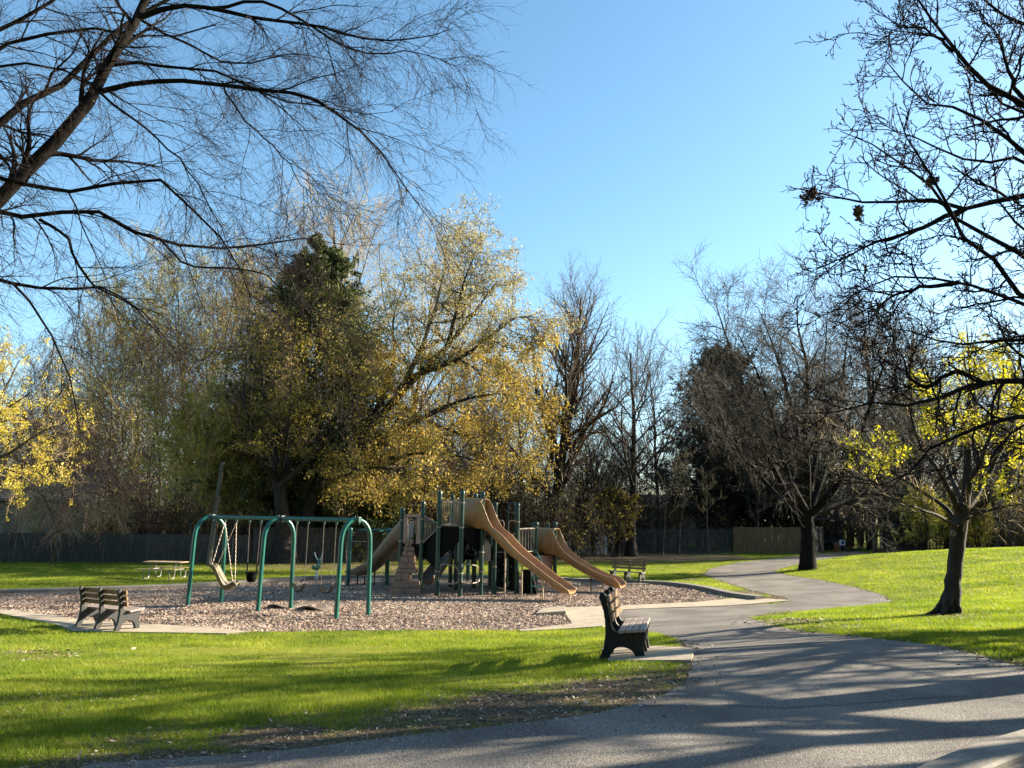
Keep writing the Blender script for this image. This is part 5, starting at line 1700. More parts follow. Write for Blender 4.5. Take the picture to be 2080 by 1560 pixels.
# ---- big tree on the right, trunk outside the frame, knobbly branches with buds
RT = P(2620, 1330, 9.4); RZ = H(RT[0], RT[1])
r0 = np.array([RT[0], RT[1], RZ - .1]); r1 = P(2560, 860, 9.4); r2 = P(2480, 560, 9.4); r3 = P(2420, 250, 9.5)
R_LIMBS = [
    ([r0, r1, r2, r3, P(2380, -150, 9.6)], [.4, .32, .26, .18, .08]),
    ([r3] + pl([(2250, 290, 9.2), (2080, 213, 9.0), (2010, 178, 8.9), (1945, 108, 8.8), (1895, 45, 8.7), (1862, 0, 8.7), (1840, -60, 8.7)]), [.1, .07, .055, .047, .035, .025, .016, .008]),
    ([r2] + pl([(2300, 430, 9.0), (2080, 308, 8.8), (2025, 260, 8.8), (1960, 225, 8.8), (1890, 215, 8.7), (1830, 160, 8.7), (1800, 120, 8.7)]), [.11, .075, .055, .042, .03, .02, .012, .006]),
    ([r2] + pl([(2300, 370, 9.6), (2080, 398, 9.3), (2038, 405, 9.2), (1962, 424, 9.1), (1890, 405, 9.0), (1808, 411, 8.9), (1741, 413, 8.8), (1669, 396, 8.8), (1605, 380, 8.7)]), [.11, .07, .055, .05, .042, .034, .026, .019, .012, .005]),
    (pl([(1962, 424, 9.1), (1905, 450, 9.1), (1855, 468, 9.1), (1797, 486, 9.1), (1726, 518, 9.0), (1655, 546, 9.0)]), [.036, .03, .024, .017, .01, .004]),
    ([r1] + pl([(2280, 640, 9.6), (2080, 522, 9.3), (2000, 470, 9.2), (1935, 435, 9.2), (1885, 380, 9.2), (1830, 330, 9.1), (1770, 290, 9.1), (1710, 265, 9.0)]), [.13, .08, .055, .045, .036, .028, .02, .012, .005]),
    ([r1] + pl([(2300, 700, 9.0), (2080, 602, 8.7), (2020, 532, 8.6), (1952, 480, 8.6), (1938, 440, 8.5), (1900, 370, 8.5), (1850, 300, 8.4), (1815, 210, 8.4)]), [.13, .075, .05, .042, .034, .026, .02, .012, .005]),
    ([r1] + pl([(2300, 690, 8.6), (2080, 622, 8.4), (2013, 592, 8.4), (1926, 569, 8.3), (1833, 560, 8.3), (1770, 580, 8.2), (1726, 596, 8.2), (1690, 625, 8.2)]), [.12, .065, .042, .038, .03, .022, .015, .01, .004]),
    (pl([(1945, 573, 8.35), (1905, 580, 8.6), (1862, 585, 8.7), (1825, 599, 8.8), (1780, 618, 8.9), (1735, 640, 9)]), [.028, .025, .02, .014, .009, .004]),
    ([r1] + pl([(2300, 800, 9.5), (2080, 773, 9.2), (1995, 779, 9.1), (1913, 804, 9.0), (1864, 824, 9.0), (1811, 815, 8.9), (1749, 820, 8.9), (1684, 842, 8.9), (1630, 840, 8.9)]), [.14, .08, .062, .056, .048, .038, .026, .018, .01, .004]),
    ([r1] + pl([(2300, 880, 9.0), (2080, 845, 8.7), (1995, 862, 8.6), (1926, 894, 8.6), (1872, 924, 8.5), (1830, 970, 8.5), (1780, 985, 8.5)]), [.13, .07, .048, .042, .034, .024, .014, .005]),
    ([r1] + pl([(2300, 740, 9.9), (2080, 690, 9.8), (1954, 701, 9.7), (1893, 690, 9.7), (1850, 670, 9.7), (1795, 668, 9.7)]), [.1, .055, .036, .03, .022, .013, .005]),
    (pl([(1998, 778, 9.1), (1954, 758, 9.2), (1920, 765, 9.2), (1880, 784, 9.2), (1843, 762, 9.2), (1830, 720, 9.2), (1800, 690, 9.2)]), [.034, .03, .026, .022, .016, .01, .004]),
    ([r3] + pl([(2250, 60, 9.5), (2080, 50, 9.4), (2030, 20, 9.4), (1990, -10, 9.3), (1960, -60, 9.3)]), [.09, .05, .035, .026, .018, .01]),
    (pl([(2080, 213, 9.0), (2050, 150, 9.2), (2035, 90, 9.3), (2000, 40, 9.3)]), [.03, .025, .016, .006]),
    (pl([(1936, 103, 8.8), (1880, 60, 9), (1830, 55, 9), (1785, 75, 9.1)]), [.022, .016, .01, .004]),
    ([r2] + pl([(2300, 480, 9.9), (2080, 330, 9.8), (1980, 330, 9.7), (1890, 290, 9.7), (1810, 265, 9.6), (1745, 262, 9.6)]), [.1, .05, .034, .025, .018, .011, .004]),
    ([r1] + pl([(2300, 640, 10.2), (2080, 470, 10.1), (2025, 400, 10.0), (2020, 320, 10.0), (1995, 250, 10)]), [.09, .045, .032, .022, .012, .005]),
    ([r1] + pl([(2350, 760, 9.9), (2080, 725, 10.0), (2020, 640, 10.1), (1960, 620, 10.2), (1900, 640, 10.2)]), [.09, .045, .028, .018, .01, .004]),
    ([r1] + pl([(2350, 900, 9.9), (2080, 900, 9.8), (1990, 905, 9.7), (1930, 945, 9.7), (1900, 990, 9.7)]), [.09, .045, .026, .016, .008, .004]),
]
limb_tree('bare_tree', (RT[0], RT[1], RZ), R_LIMBS, 'large black bare tree at the right edge with knobbly budded branches against the sky', 'bark_black', ['twig_black', 'bud_dark'],
          [dict(n=12, t0=.28, t1=1, ang=44, angj=12, length=(.3, 1.0, 'm'), K=6, wob=.2, trop=.15, rr=.55, sides=6, rmin=.008, taper=.55, to='trunk'),
           dict(n=7, t0=.15, t1=1, ang=44, angj=14, length=(.14, .42, 'm'), K=4, wob=.2, trop=.25, rr=.65, sides=4, rmin=.0062, taper=.45),
           dict(n=4, t0=.2, t1=1, ang=44, angj=14, length=(.05, .16, 'm'), K=3, wob=.2, trop=.3, rr=.8, sides=4, rmin=.005, taper=.2)], 2,
          leafspec=[(1.9, .0105, .8, .008, 1, None)])
def leaf_nest(px, py, y, s, label, seed):
    rg = np.random.default_rng(seed)
    c = P(px, py, y)
    n = 260
    lump = rg.normal(0, .55, (7, 3)) * s
    d = lump[rg.integers(0, 7, n)] + rg.normal(0, .3, (n, 3)) * s
    d[:, 2] -= rg.random(n) ** 5 * s * 1.2
    a = unit(rg.normal(0, 1, (n, 3))); b = unit(np.cross(a, rg.normal(0, 1, (n, 3))))
    q = (.012 + .022 * rg.random((n, 1)))
    V = np.stack([d - a * q, d + b * q * .5, d + a * q, d - b * q * .5], 1).reshape(-1, 3)
    Q = np.arange(n * 4).reshape(-1, 4)
    nu, nv = 10, 7
    th = np.linspace(0.05, math.pi - .05, nv); ph = np.arange(nu) * 2 * math.pi / nu
    core = np.stack([np.outer(np.sin(th), np.cos(ph)), np.outer(np.sin(th), np.sin(ph)), np.outer(np.cos(th), np.ones(nu))], -1) * s * .62 * (1 + rg.normal(0, .22, (nv, nu, 1)))
    k = np.arange(nu * nv).reshape(nv, nu); kn = np.roll(k, -1, 1)
    Qc = np.stack([k[:-1], kn[:-1], kn[1:], k[1:]], -1).reshape(-1, 4)
    o = np_mesh('leaf_nest', np.concatenate([core.reshape(-1, 3), V]), np.concatenate([Qc, Q + nu * nv]), MAT['nest'])
    o.location = c
    tag(o, label, 'nest', 'leaf nests in the right tree')
leaf_nest(1650, 393, 8.8, .095, 'largest dark leaf nest, near the tip of the long left reaching branch', 5)
leaf_nest(1744, 427, 8.85, .06, 'small dark leaf clump hanging just under the long branch', 6)
leaf_nest(1893, 365, 9.0, .075, 'dark leaf clump among inner branches, nearest the right edge', 7)

# ---- two more bare trees just outside the frame on the right (their shade lies over the path)
def shade_tree(x, y, Ht, seed, label, r=.26, k=(13, 7, 6)):
    rg = np.random.default_rng(seed)
    z = H(x, y)
    K = 10
    pts = np.array([[x + rg.normal(0, .04) * i * .5, y + rg.normal(0, .04) * i * .5, z - .1 + Ht * .85 * i / K] for i in range(K + 1)])
    P0, Rr = pts[None], flare(np.linspace(1, .15, K + 1) * r, K, 1)[None]
    P1, R1 = grow(rg, P0, Rr, k[0], .2, .97, 55, 10, (.35, .55), 8, .13, .45, .62, rmin=.03)
    P2, R2 = grow(rg, P1, R1, k[1], .15, 1, 40, 10, (.25, .5), 5, .14, .2, .65, rmin=.018)
    P3, R3 = grow(rg, P2, R2, k[2], .1, 1, 40, 12, (.25, .5), 3, .15, .1, .65, rmin=.01)
    finish_tree('bare_tree', (x, y, z), [(tubes(P0, Rr, 10), 0), (tubes(P1, R1, 6), 0)], [(tubes(P2, R2, 4), 0), (tubes(P3, R3, 3), 0)], MAT['bark_dark'], [MAT['twig_dark']], label, 'tree', 'bare trees along the right side of the path')
shade_tree(12.6, 9.3, 8.5, 51, 'bare tree beside the path beyond the right edge, nearer one', .3)
shade_tree(17.5, 12.2, 9.0, 52, 'bare tree on the right lawn beyond the edge of the photo, farther one', .3)

shade_tree(21.5, 15.8, 10.0, 53, 'tall bare tree on the right lawn beyond the photo edge, the farthest one', .3)
shade_tree(13.4, 14.2, 8.6, 54, 'spreading bare tree on the right lawn just beyond the photo edge, behind the framing tree', .28, (19, 9, 7))
# ---- young maple on the right lawn
def projn(V):
    q = V - CAM
    z = q @ F
    return CX + FPX * (q @ RV) / z, CY - FPX * (q @ UV) / z

def young_maple():
    # which boughs have already leafed out
    spots = [(1772, 915, 72, 50), (1960, 745, 105, 75), (2050, 790, 110, 90), (1888, 760, 45, 50), (2045, 965, 75, 60), (1995, 870, 60, 45), (2120, 900, 90, 90), (1905, 860, 40, 35)]
    def leafy(c):
        px, py = projn(c[:, -1])
        k = np.zeros(len(px), bool)
        for a, b, rx, ry in spots:
            k |= ((px - a) / rx) ** 2 + ((py - b) / ry) ** 2 < 1
        return k & (vnoise(c[:, -1, 0] + c[:, -1, 1] * .6, c[:, -1, 2], .35, 8) > .36)
    g = G(1922, 1246)
    D = g[1]
    b = np.array([g[0], g[1], g[2] - .08])
    q = lambda a, c, dy=0: P(a, c, D + dy)
    trunk = [b, q(1930, 1215), q(1938, 1160), q(1946, 1095), q(1952, 1050), q(1960, 1005)]
    s = D / FPX
    limbs = [(trunk, [.25, .175, .15, .148, .155, .15, .11]),
             ([q(1936, 1190), q(1922, 1222, -.06), q(1905, 1240, -.1), q(1880, 1250, -.12)], [.1, .12, .075, .02]),
             ([q(1938, 1190), q(1942, 1225, -.15), q(1950, 1247, -.25), q(1956, 1258, -.3)], [.1, .11, .06, .02]),
             ([q(1934, 1195), q(1924, 1228, -.2), q(1912, 1250, -.3), q(1905, 1262, -.35)], [.1, .1, .055, .02]),
             ([q(1952, 1050), q(1962, 1000), q(1965, 940), q(1960, 860), q(1975, 780), q(1985, 700)], [.11, .09, .07, .05, .03, .012]),
             ([q(1952, 1045), q(1930, 1000, -.3), q(1905, 955, -.6), q(1870, 905, -.8), q(1850, 840, -.9), q(1845, 770, -1)], [.075, .055, .042, .03, .02, .009]),
             ([q(1950, 1070), q(1915, 1030, .3), q(1860, 990, .5), q(1800, 950, .7), q(1755, 915, .8), q(1712, 900, .9)], [.06, .042, .032, .024, .016, .007]),
             ([q(1953, 1060), q(2000, 1020, -.3), q(2050, 1000, -.6), q(2120, 960, -.8), q(2170, 900, -1)], [.08, .06, .045, .03, .012]),
             ([q(1956, 1045), q(1995, 985, .5), q(2030, 920, .8), q(2070, 840, 1.1), q(2090, 760, 1.3)], [.075, .055, .04, .028, .012]),
             ([q(1960, 1005), q(1985, 950, -.7), q(2010, 890, -1.1), q(2030, 810, -1.5), q(2040, 740, -1.8)], [.065, .048, .034, .023, .01]),
             ([q(1958, 1020), q(1930, 960, .8), q(1915, 880, 1.2), q(1905, 800, 1.5), q(1900, 730, 1.7)], [.065, .048, .034, .023, .01]),
             ([q(1950, 1075), q(1900, 1045, -.9), q(1830, 1020, -1.5), q(1770, 980, -1.9), q(1730, 940, -2.1)], [.05, .035, .024, .016, .007]),
             ([q(1951, 1085), q(1965, 1050, -.5), q(2040, 1030, -1.2), q(2110, 1020, -1.6)], [.05, .036, .022, .009])]
    root = limb_tree('young_maple', tuple(g), limbs, 'young maple with new yellow green leaf clusters on the sunlit right lawn', 'bark_dark', ['twig_straw', 'leaf_lime'],
              [dict(n=8, t0=.3, t1=1, ang=45, angj=10, length=(.5, 1.2, 'm'), K=6, wob=.13, trop=.25, rr=.5, sides=5, rmin=.009, to='trunk'),
               dict(n=7, t0=.15, t1=1, ang=42, angj=12, length=(.25, .6, 'm'), K=4, wob=.14, trop=.2, rr=.6, sides=3, rmin=.005),
               dict(n=3, t0=.3, t1=1, ang=40, angj=12, length=(.1, .25, 'm'), K=2, wob=.14, trop=.2, rr=.7, sides=3, rmin=.004)], 3,
              skip=4, leafspec=[(15, .026, .5, .05, 1, leafy)])
    # pruning scar facing the lens
    w_ = MB()
    c = q(1938, 1083, -.165)
    w_.prism([(.055 * math.cos(a), .07 * math.sin(a)) for a in np.linspace(0, 2 * math.pi, 16, endpoint=False)], c - g, (.97, -.2, 0), (0, .1, 1), (0, .06, 0))
    w_.build('pruning_scar', MAT['wound'], root, bevel=.012)
young_maple()

# ---- vase-shaped park tree by the path
def vase_tree():
    g = G(1641, 1157); D = g[1]
    q = lambda a, c, dy=0: P(a, c, D + dy)
    b = np.array([g[0], g[1], g[2] - .08])
    limbs = [([b, q(1641, 1120), q(1640, 1080), q(1639, 1040)], [.43, .32, .29, .28]),
             ([q(1639, 1060), q(1600, 1010), q(1575, 960, -1), q(1545, 890, -2), q(1510, 800, -2.5), q(1480, 700, -3), q(1455, 620, -3)], [.13, .12, .1, .08, .06, .04, .015]),
             ([q(1640, 1045), q(1630, 980, 1), q(1620, 900, 1.5), q(1600, 800, 2), q(1570, 700, 2), q(1540, 625, 2)], [.14, .12, .1, .075, .045, .015]),
             ([q(1640, 1040), q(1640, 960, -1), q(1635, 860, -1.5), q(1640, 760, -2), q(1620, 660, -2), q(1620, 600, -2)], [.14, .12, .09, .07, .04, .015]),
             ([q(1642, 1045), q(1670, 970, 1), q(1690, 890, 2), q(1710, 790, 2.5), q(1720, 690, 3), q(1735, 640, 3)], [.14, .11, .09, .07, .04, .015]),
             ([q(1642, 1050), q(1690, 1000, -1), q(1730, 930, -2), q(1760, 850, -3), q(1790, 760, -3.5), q(1810, 680, -4)], [.13, .11, .09, .06, .04, .015]),
             ([q(1645, 1050), q(1700, 1025, 1), q(1760, 1010, 2), q(1810, 960, 3), q(1850, 900, 3.5)], [.11, .09, .07, .045, .015]),
             ([q(1638, 1050), q(1600, 1025, 1), q(1550, 975, 2.5), q(1490, 900, 4), q(1440, 840, 5), q(1410, 770, 5)], [.11, .1, .08, .055, .035, .015]),
             ([q(1640, 1040), q(1655, 940, 2), q(1660, 850, 3), q(1675, 740, 4), q(1680, 630, 4)], [.11, .09, .07, .045, .015]),
             ([q(1640, 1040), q(1600, 960, -3), q(1570, 850, -4), q(1540, 760, -5), q(1500, 680, -5)], [.11, .085, .06, .04, .015])]
    limbs = limbs[:1] + [(p_, [r_ * 1.2 for r_ in rr_]) for p_, rr_ in limbs[1:]]
    limb_tree('park_tree', tuple(g), limbs, 'wide vase shaped bare tree with many fine twigs beside the far bend of the path', 'bark_black', ['twig_grey'],
              [dict(n=21, t0=.25, t1=1, ang=38, angj=10, length=(1.2, 3.2, 'm'), K=7, wob=.16, trop=.05, rr=.5, sides=5, rmin=.016, to='trunk'),
               dict(n=12, t0=.12, t1=1, ang=40, angj=12, length=(.6, 1.5, 'm'), K=4, wob=.16, trop=-.05, rr=.6, sides=3, rmin=.0095),
               dict(n=9, t0=.1, t1=1, ang=40, angj=12, length=(.3, .75, 'm'), K=3, wob=.16, trop=.05, rr=.7, sides=3, rmin=.0075)], 4)
vase_tree()

# ---- the golden tree and its dark companion behind the swings
def golden_trees():
    D = 41.0
    q = lambda a, c, dy=0: P(a, c, D + dy)
    g = np.array(P(577, 1140, D)); z = H(g[0], g[1]); b = np.array([g[0], g[1], z - .1])
    limbs = [([b, q(577, 1100), q(574, 1050), q(568, 1000), q(560, 960)], [.85, .45, .38, .34, .3]),
             ([q(572, 1010), q(560, 940), q(545, 860), q(535, 780, -1), q(530, 700, -1), q(545, 640, -1)], [.26, .2, .16, .11, .07, .02]),
             ([q(570, 1000), q(590, 920), q(610, 840, 1), q(640, 760, 1.5), q(660, 690, 2), q(680, 640, 2)], [.26, .2, .16, .11, .07, .02]),
             ([q(566, 980), q(530, 930, -1.5), q(505, 870, -2), q(495, 800, -2.5), q(500, 740, -2.5)], [.2, .15, .11, .07, .02]),
             ([q(568, 990), q(620, 940, -2), q(670, 890, -3), q(710, 840, -3.5), q(740, 780, -3.5)], [.2, .15, .11, .07, .02]),
             ([q(566, 970), q(580, 900, -2.5), q(590, 830, -3.5), q(590, 760, -4), q(600, 690, -4)], [.2, .15, .11, .07, .02])]
    limb_tree('catkin_tree', (g[0], g[1], z), limbs, 'tree with thick flared trunk and dull olive yellow catkins behind the left swings', 'bark_dark', ['twig_brown', 'leaf_olive'],
              [dict(n=13, t0=.25, t1=1, ang=48, angj=12, length=(1.2, 3.0, 'm'), K=6, wob=.16, trop=-.1, rr=.5, sides=5, rmin=.022, to='trunk'),
               dict(n=9, t0=.12, t1=1, ang=42, angj=12, length=(.6, 1.6, 'm'), K=4, wob=.16, trop=-.4, rr=.6, sides=3, rmin=.013),
               dict(n=5, t0=.1, t1=1, ang=40, angj=12, length=(.3, .7, 'm'), K=3, wob=.16, trop=-.5, rr=.7, sides=3, rmin=.009)], 5,
              leafspec=[(7.5, .055, .05, .1, 1, lambda c: vnoise(c[:, -1, 0] + c[:, -1, 1] * .7, c[:, -1, 2], .9, 21) > .3)])
    g = np.array(P(618, 1138, 42.5)); z = H(g[0], g[1]); D = 42.5; b = np.array([g[0], g[1], z - .1])
    limbs = [([b, q(620, 1080), q(632, 1020), q(655, 965), q(690, 920)], [.6, .38, .34, .31, .28]),
             ([q(680, 930), q(740, 880, -.5), (q(800, 815, -1)), q(850, 760, -1), q(910, 700, -1), q(960, 640, -1), q(1010, 570, -1)], [.28, .25, .22, .18, .13, .08, .03]),
             ([q(690, 920), q(760, 900, -1.5), q(840, 860, -2.5), q(920, 820, -3), q(1000, 800, -3.5), q(1070, 810, -4)], [.22, .18, .14, .1, .06, .02]),
             ([q(800, 815, -1), q(850, 720, 0), q(880, 640, .5), q(900, 560, 1), q(910, 480, 1)], [.19, .14, .1, .06, .02]),
             ([q(850, 760, -1), q(930, 730, -2), q(1000, 680, -3), q(1060, 640, -3.5), q(1095, 680, -3.5)], [.17, .12, .08, .05, .02]),
             ([q(740, 880, -.5), q(780, 800, 1), q(800, 720, 2), q(800, 640, 2), q(830, 560, 2)], [.19, .14, .1, .06, .02]),
             ([q(665, 960), q(730, 950, -2), q(800, 930, -3.5), q(870, 920, -4.5), q(950, 930, -5), q(1030, 960, -5)], [.19, .14, .11, .08, .05, .02]),
             ([q(655, 965), q(700, 960, -3), q(760, 950, -5), q(830, 960, -6), q(900, 985, -6.5)], [.17, .12, .09, .05, .02]),
             ([q(910, 700, -1), q(960, 720, 1), q(1010, 740, 2), q(1050, 790, 2), q(1080, 850, 2)], [.13, .1, .07, .045, .02]),
             ([q(910, 700, -1), q(930, 620, -2), q(950, 550, -2), q(980, 500, -2)], [.13, .09, .05, .02]),
             ([q(800, 815, -1), q(860, 850, 1), q(930, 880, 2), q(1000, 900, 2), q(1060, 930, 2)], [.15, .11, .08, .05, .02]),
             ([q(720, 895), q(720, 800, -1), q(730, 720, -2), q(745, 660, -2)], [.15, .1, .06, .02])]
    limb_tree('catkin_tree', (g[0], g[1], z), limbs, 'large tree leaning right with golden yellow catkins above the play structure', 'bark_dark', ['twig_brown', 'leaf_gold', 'bud_pale'],
              [dict(n=17, t0=.22, t1=1, ang=46, angj=12, length=(1.2, 2.8, 'm'), K=6, wob=.16, trop=.05, rr=.5, sides=5, rmin=.022, to='trunk'),
               dict(n=10, t0=.12, t1=1, ang=42, angj=12, length=(.6, 1.5, 'm'), K=4, wob=.16, trop=-.2, rr=.6, sides=3, rmin=.013),
               dict(n=5, t0=.1, t1=1, ang=40, angj=12, length=(.3, .7, 'm'), K=3, wob=.16, trop=-.4, rr=.7, sides=3, rmin=.008)], 6,
              leafspec=[(8.5, .056, .05, .12, 1, lambda c: (c[:, -1, 2] < 11.0) & (vnoise(c[:, -1, 0] + c[:, -1, 1] * .7, c[:, -1, 2], .9, 22) > .27)), (9, .048, .1, .13, 2, lambda c: (c[:, -1, 2] >= 9.0))])
golden_trees()

conifer(622, 1115, 46, 500, 118, 'tall dark green conifer rising behind the olive catkin tree', 1, 'needle')
conifer(700, 1112, 45, 930, 75, 'low dark evergreen with drooping boughs behind the middle of the swing set', 2, 'needle', base_frac=.05)
conifer(1482, 1112, 67, 712, 96, 'broad dark conifer behind the picket fence, left of the vase shaped tree', 3, 'needle_dark', base_frac=.12)
conifer(1575, 1112, 68, 860, 56, 'shorter dark conifer half hidden behind the vase shaped tree', 4, 'needle_dark', base_frac=.2)

B = 'trees behind the playground'
std_tree(1118, 1122, 50, 566, 'tallest bare tree with straight trunk and upswept fan of branches beside the golden tree', seed=1, r=.42, n1=38, n2=12, n3=6, fork=.2, ang=38, up=.7, l1=(.32, .44), bark='bark_dark', twig='twig_brown', tw=.0078, width=1.0)
std_tree(1282, 1122, 53, 690, 'bare tree with open crown between the tall fan tree and the broad conifer', seed=2, r=.3, n1=20, n2=9, n3=8, fork=.3, ang=42, up=.5, twig='twig_grey', tw=.011, l1=(.34, .5))
std_tree(1215, 1120, 56, 800, 'slim bare tree with brownish twigs just right of the tall fan tree', seed=3, r=.16, n1=18, n2=8, n3=8, fork=.25, ang=40, twig='twig_brown', tw=.012)
std_tree(1340, 1120, 58, 720, 'slender pale twigged tree left of the broad conifer', seed=4, r=.18, n1=18, n2=8, n3=8, fork=.3, ang=36, twig='twig_grey', tw=.011, up=.7)
std_tree(690, 1115, 56, 388, 'tall loose tree with pale buds rising above the dark conifer', seed=5, r=.34, n1=22, n2=10, n3=8, fork=.4, ang=45, up=.5, twig='twig_straw', leaf='bud_pale', leafn=1.6, leafs=.05, tw=.012, l1=(.34, .48))
std_tree(800, 1115, 58, 520, 'pale budded tree filling the gap behind the golden tree', seed=6, r=.28, n1=18, n2=9, n3=8, fork=.4, twig='twig_straw', leaf='bud_pale', leafn=1.6, leafs=.05, tw=.012)
std_tree(985, 1118, 60, 690, 'thin trunked tree seen through the right part of the golden crown', seed=7, r=.2, n1=16, n2=9, n3=8, fork=.3, twig='twig_brown', leaf='leaf_spring', leafn=.8, leafs=.06, tw=.012)
std_tree(1060, 1118, 57, 780, 'small budding tree at the foot of the tall fan tree', seed=8, r=.16, n1=16, n2=9, n3=8, fork=.2, twig='twig_brown', leaf='leaf_spring', leafn=1.2, leafs=.06, tw=.012)
# left woods
LW = [(300, 1128, 54, 545, 'bark_tan', 'twig_straw', 'leaf_spring', 2.2, .2, 'two stemmed spring green tree behind the picnic table', 2),
      (352, 1128, 57, 535, 'bark_tan', 'twig_straw', 'leaf_spring', 2.0, .22, 'tall spring green tree with dark trunk, left of the utility pole', 1),
      (240, 1130, 53, 600, 'bark_tan', 'twig_straw', 'leaf_spring', 1.5, .17, 'straw coloured budding tree above the right end of the clapboard house', 2),
      (430, 1128, 56, 545, 'bark_tan', 'twig_straw', 'leaf_spring', 2.0, .2, 'yellowish budding tree right behind the leaning utility pole', 1),
      (490, 1128, 60, 560, 'bark_tan', 'twig_straw', 'leaf_spring', 1.6, .2, 'brown twigged tree between the utility pole and the tall conifer', 1),
      (170, 1128, 61, 660, 'bark_tan', 'twig_brown', None, 0, .2, 'bare brownish tree behind the roof of the clapboard house', 1),
      (60, 1128, 63, 720, 'bark_tan', 'twig_brown', None, 0, .2, 'bare tree behind the chimney of the clapboard house', 1),
      (395, 1138, 43, 760, 'bark_tan', 'twig_straw', 'leaf_spring', 3.0, .12, 'thicket of thin green stems just left of the swing set', 4),
      (470, 1138, 44, 820, 'bark_tan', 'twig_straw', 'leaf_spring', 3.2, .12, 'thicket of thin green stems behind the high-back swing', 4),
      (-60, 1130, 58, 700, 'bark_tan', 'twig_brown', None, 0, .2, 'bare tree at the far left edge behind the yellow maple', 1),
      (520, 1120, 58, 560, 'bark_dark', 'twig_grey', 'bud_pale', .6, .22, 'greyish tree with sparse buds left of the tall conifer top', 1)]
for i, (px, py, y, tp, bk, tw_, lf, ln, r_, lab, mu) in enumerate(LW):
    std_tree(px, py, y, tp, lab, seed=20 + i, r=r_ * .8, n1=26, n2=10, n3=9, fork=.18 if mu > 1 else .25, ang=36, up=.55, twig=tw_, leaf=lf, leafn=ln * 1.5, leafs=.05, tw=.0115, multi=mu, l1=(.32, .5), bark=bk,
             name='budding_tree' if lf else 'bare_tree')
# yellow maple at the left edge
def yellow_maple():
    D = 27.0
    q = lambda a, c, dy=0: P(a, c, D + dy)
    g = np.array(P(-90, 1170, D)); z = H(g[0], g[1]); b = np.array([g[0], g[1], z - .1])
    limbs = [([b, q(-88, 1090), q(-84, 1000)], [.3, .2, .18]),
             ([q(-84, 1010), q(-60, 930), q(-30, 860), q(10, 790), q(40, 730)], [.12, .1, .07, .045, .015]),
             ([q(-84, 1000), q(-40, 950, -1), q(20, 920, -1.4), q(80, 880, -1.7), q(130, 860, -2)], [.12, .09, .06, .04, .012]),
             ([q(-84, 1020), q(-30, 985, 1), q(30, 970, 1.3), q(90, 940, 1.5), q(140, 935, 1.6)], [.1, .07, .05, .03, .01]),
             ([q(-84, 1000), q(-80, 900, 1), q(-60, 820, 1.5), q(-40, 740, 2)], [.12, .09, .06, .015]),
             ([q(-84, 1000), q(-120, 920, 0), q(-150, 840, 0), q(-170, 770, 0)], [.12, .09, .06, .015]),
             ([q(-84, 1000), q(-50, 900, -2), q(0, 840, -2.6), q(60, 800, -3), q(90, 770, -3)], [.1, .07, .05, .03, .01])]
    limb_tree('maple_tree', (g[0], g[1], z), limbs, 'bright yellow maple at the left edge in front of the clapboard house', 'bark_grey', ['twig_straw', 'leaf_yellow'],
              [dict(n=9, t0=.25, t1=1, ang=45, angj=10, length=(.7, 1.7, 'm'), K=6, wob=.13, trop=.1, rr=.5, sides=5, rmin=.014, to='trunk'),
               dict(n=7, t0=.15, t1=1, ang=42, angj=12, length=(.35, .9, 'm'), K=4, wob=.14, trop=.1, rr=.6, sides=3, rmin=.008),
               dict(n=4, t0=.3, t1=1, ang=40, angj=12, length=(.15, .35, 'm'), K=2, wob=.14, trop=.1, rr=.7, sides=3, rmin=.006)], 8,
              leafspec=[(14, .03, .4, .06, 1, lambda c: vnoise(c[:, -1, 0] + c[:, -1, 1] * .5, c[:, -1, 2], .7, 4) > .42)])
yellow_maple()
# weeping grey shrub by the house
def weeping_shrub():
    D = 38.6
    q = lambda a, c, dy=0: P(a, c, D + dy)
    g = np.array(P(108, 1146, D)); z = H(g[0], g[1]); b = np.array([g[0], g[1], z - .1])
    limbs = [([b, q(108, 1110), q(116, 1075), q(124, 1040), q(127, 990), q(128, 955)], [.12, .1, .085, .06, .04, .015]),
             ([q(110, 1095), q(128, 1075, -.5), q(150, 1050, -1), q(170, 1030, -1.2), q(200, 1035, -1.4)], [.07, .06, .045, .03, .01]),
             ([q(116, 1075), q(100, 1030, -.5), q(80, 1000, -1), q(55, 990, -1.2), q(40, 1030, -1.4)], [.06, .05, .035, .022, .008]),
             ([q(122, 1045), q(150, 1010, .5), q(185, 1000, .8), q(225, 1020, 1), q(250, 1060, 1)], [.06, .05, .035, .022, .008]),
             ([q(122, 1045), q(105, 1000, .5), q(90, 980, .8), q(70, 1000, 1), q(60, 1040, 1)], [.05, .04, .03, .02, .008])]
    limb_tree('weeping_tree', (g[0], g[1], z), limbs, 'small grey weeping tree with tangled bare twigs in front of the clapboard house', 'bark_tan', ['twig_straw'],
              [dict(n=18, t0=.2, t1=1, ang=56, angj=16, length=(.5, 1.3, 'm'), K=8, wob=.2, trop=-.75, rr=.5, sides=4, rmin=.013, to='trunk'),
               dict(n=10, t0=.1, t1=1, ang=46, angj=12, length=(.4, 1.0, 'm'), K=5, wob=.16, trop=-.8, rr=.65, sides=3, rmin=.008),
               dict(n=3, t0=.2, t1=1, ang=40, angj=12, length=(.15, .35, 'm'), K=2, wob=.14, trop=-.3, rr=.75, sides=3, rmin=.006)], 9)
weeping_shrub()
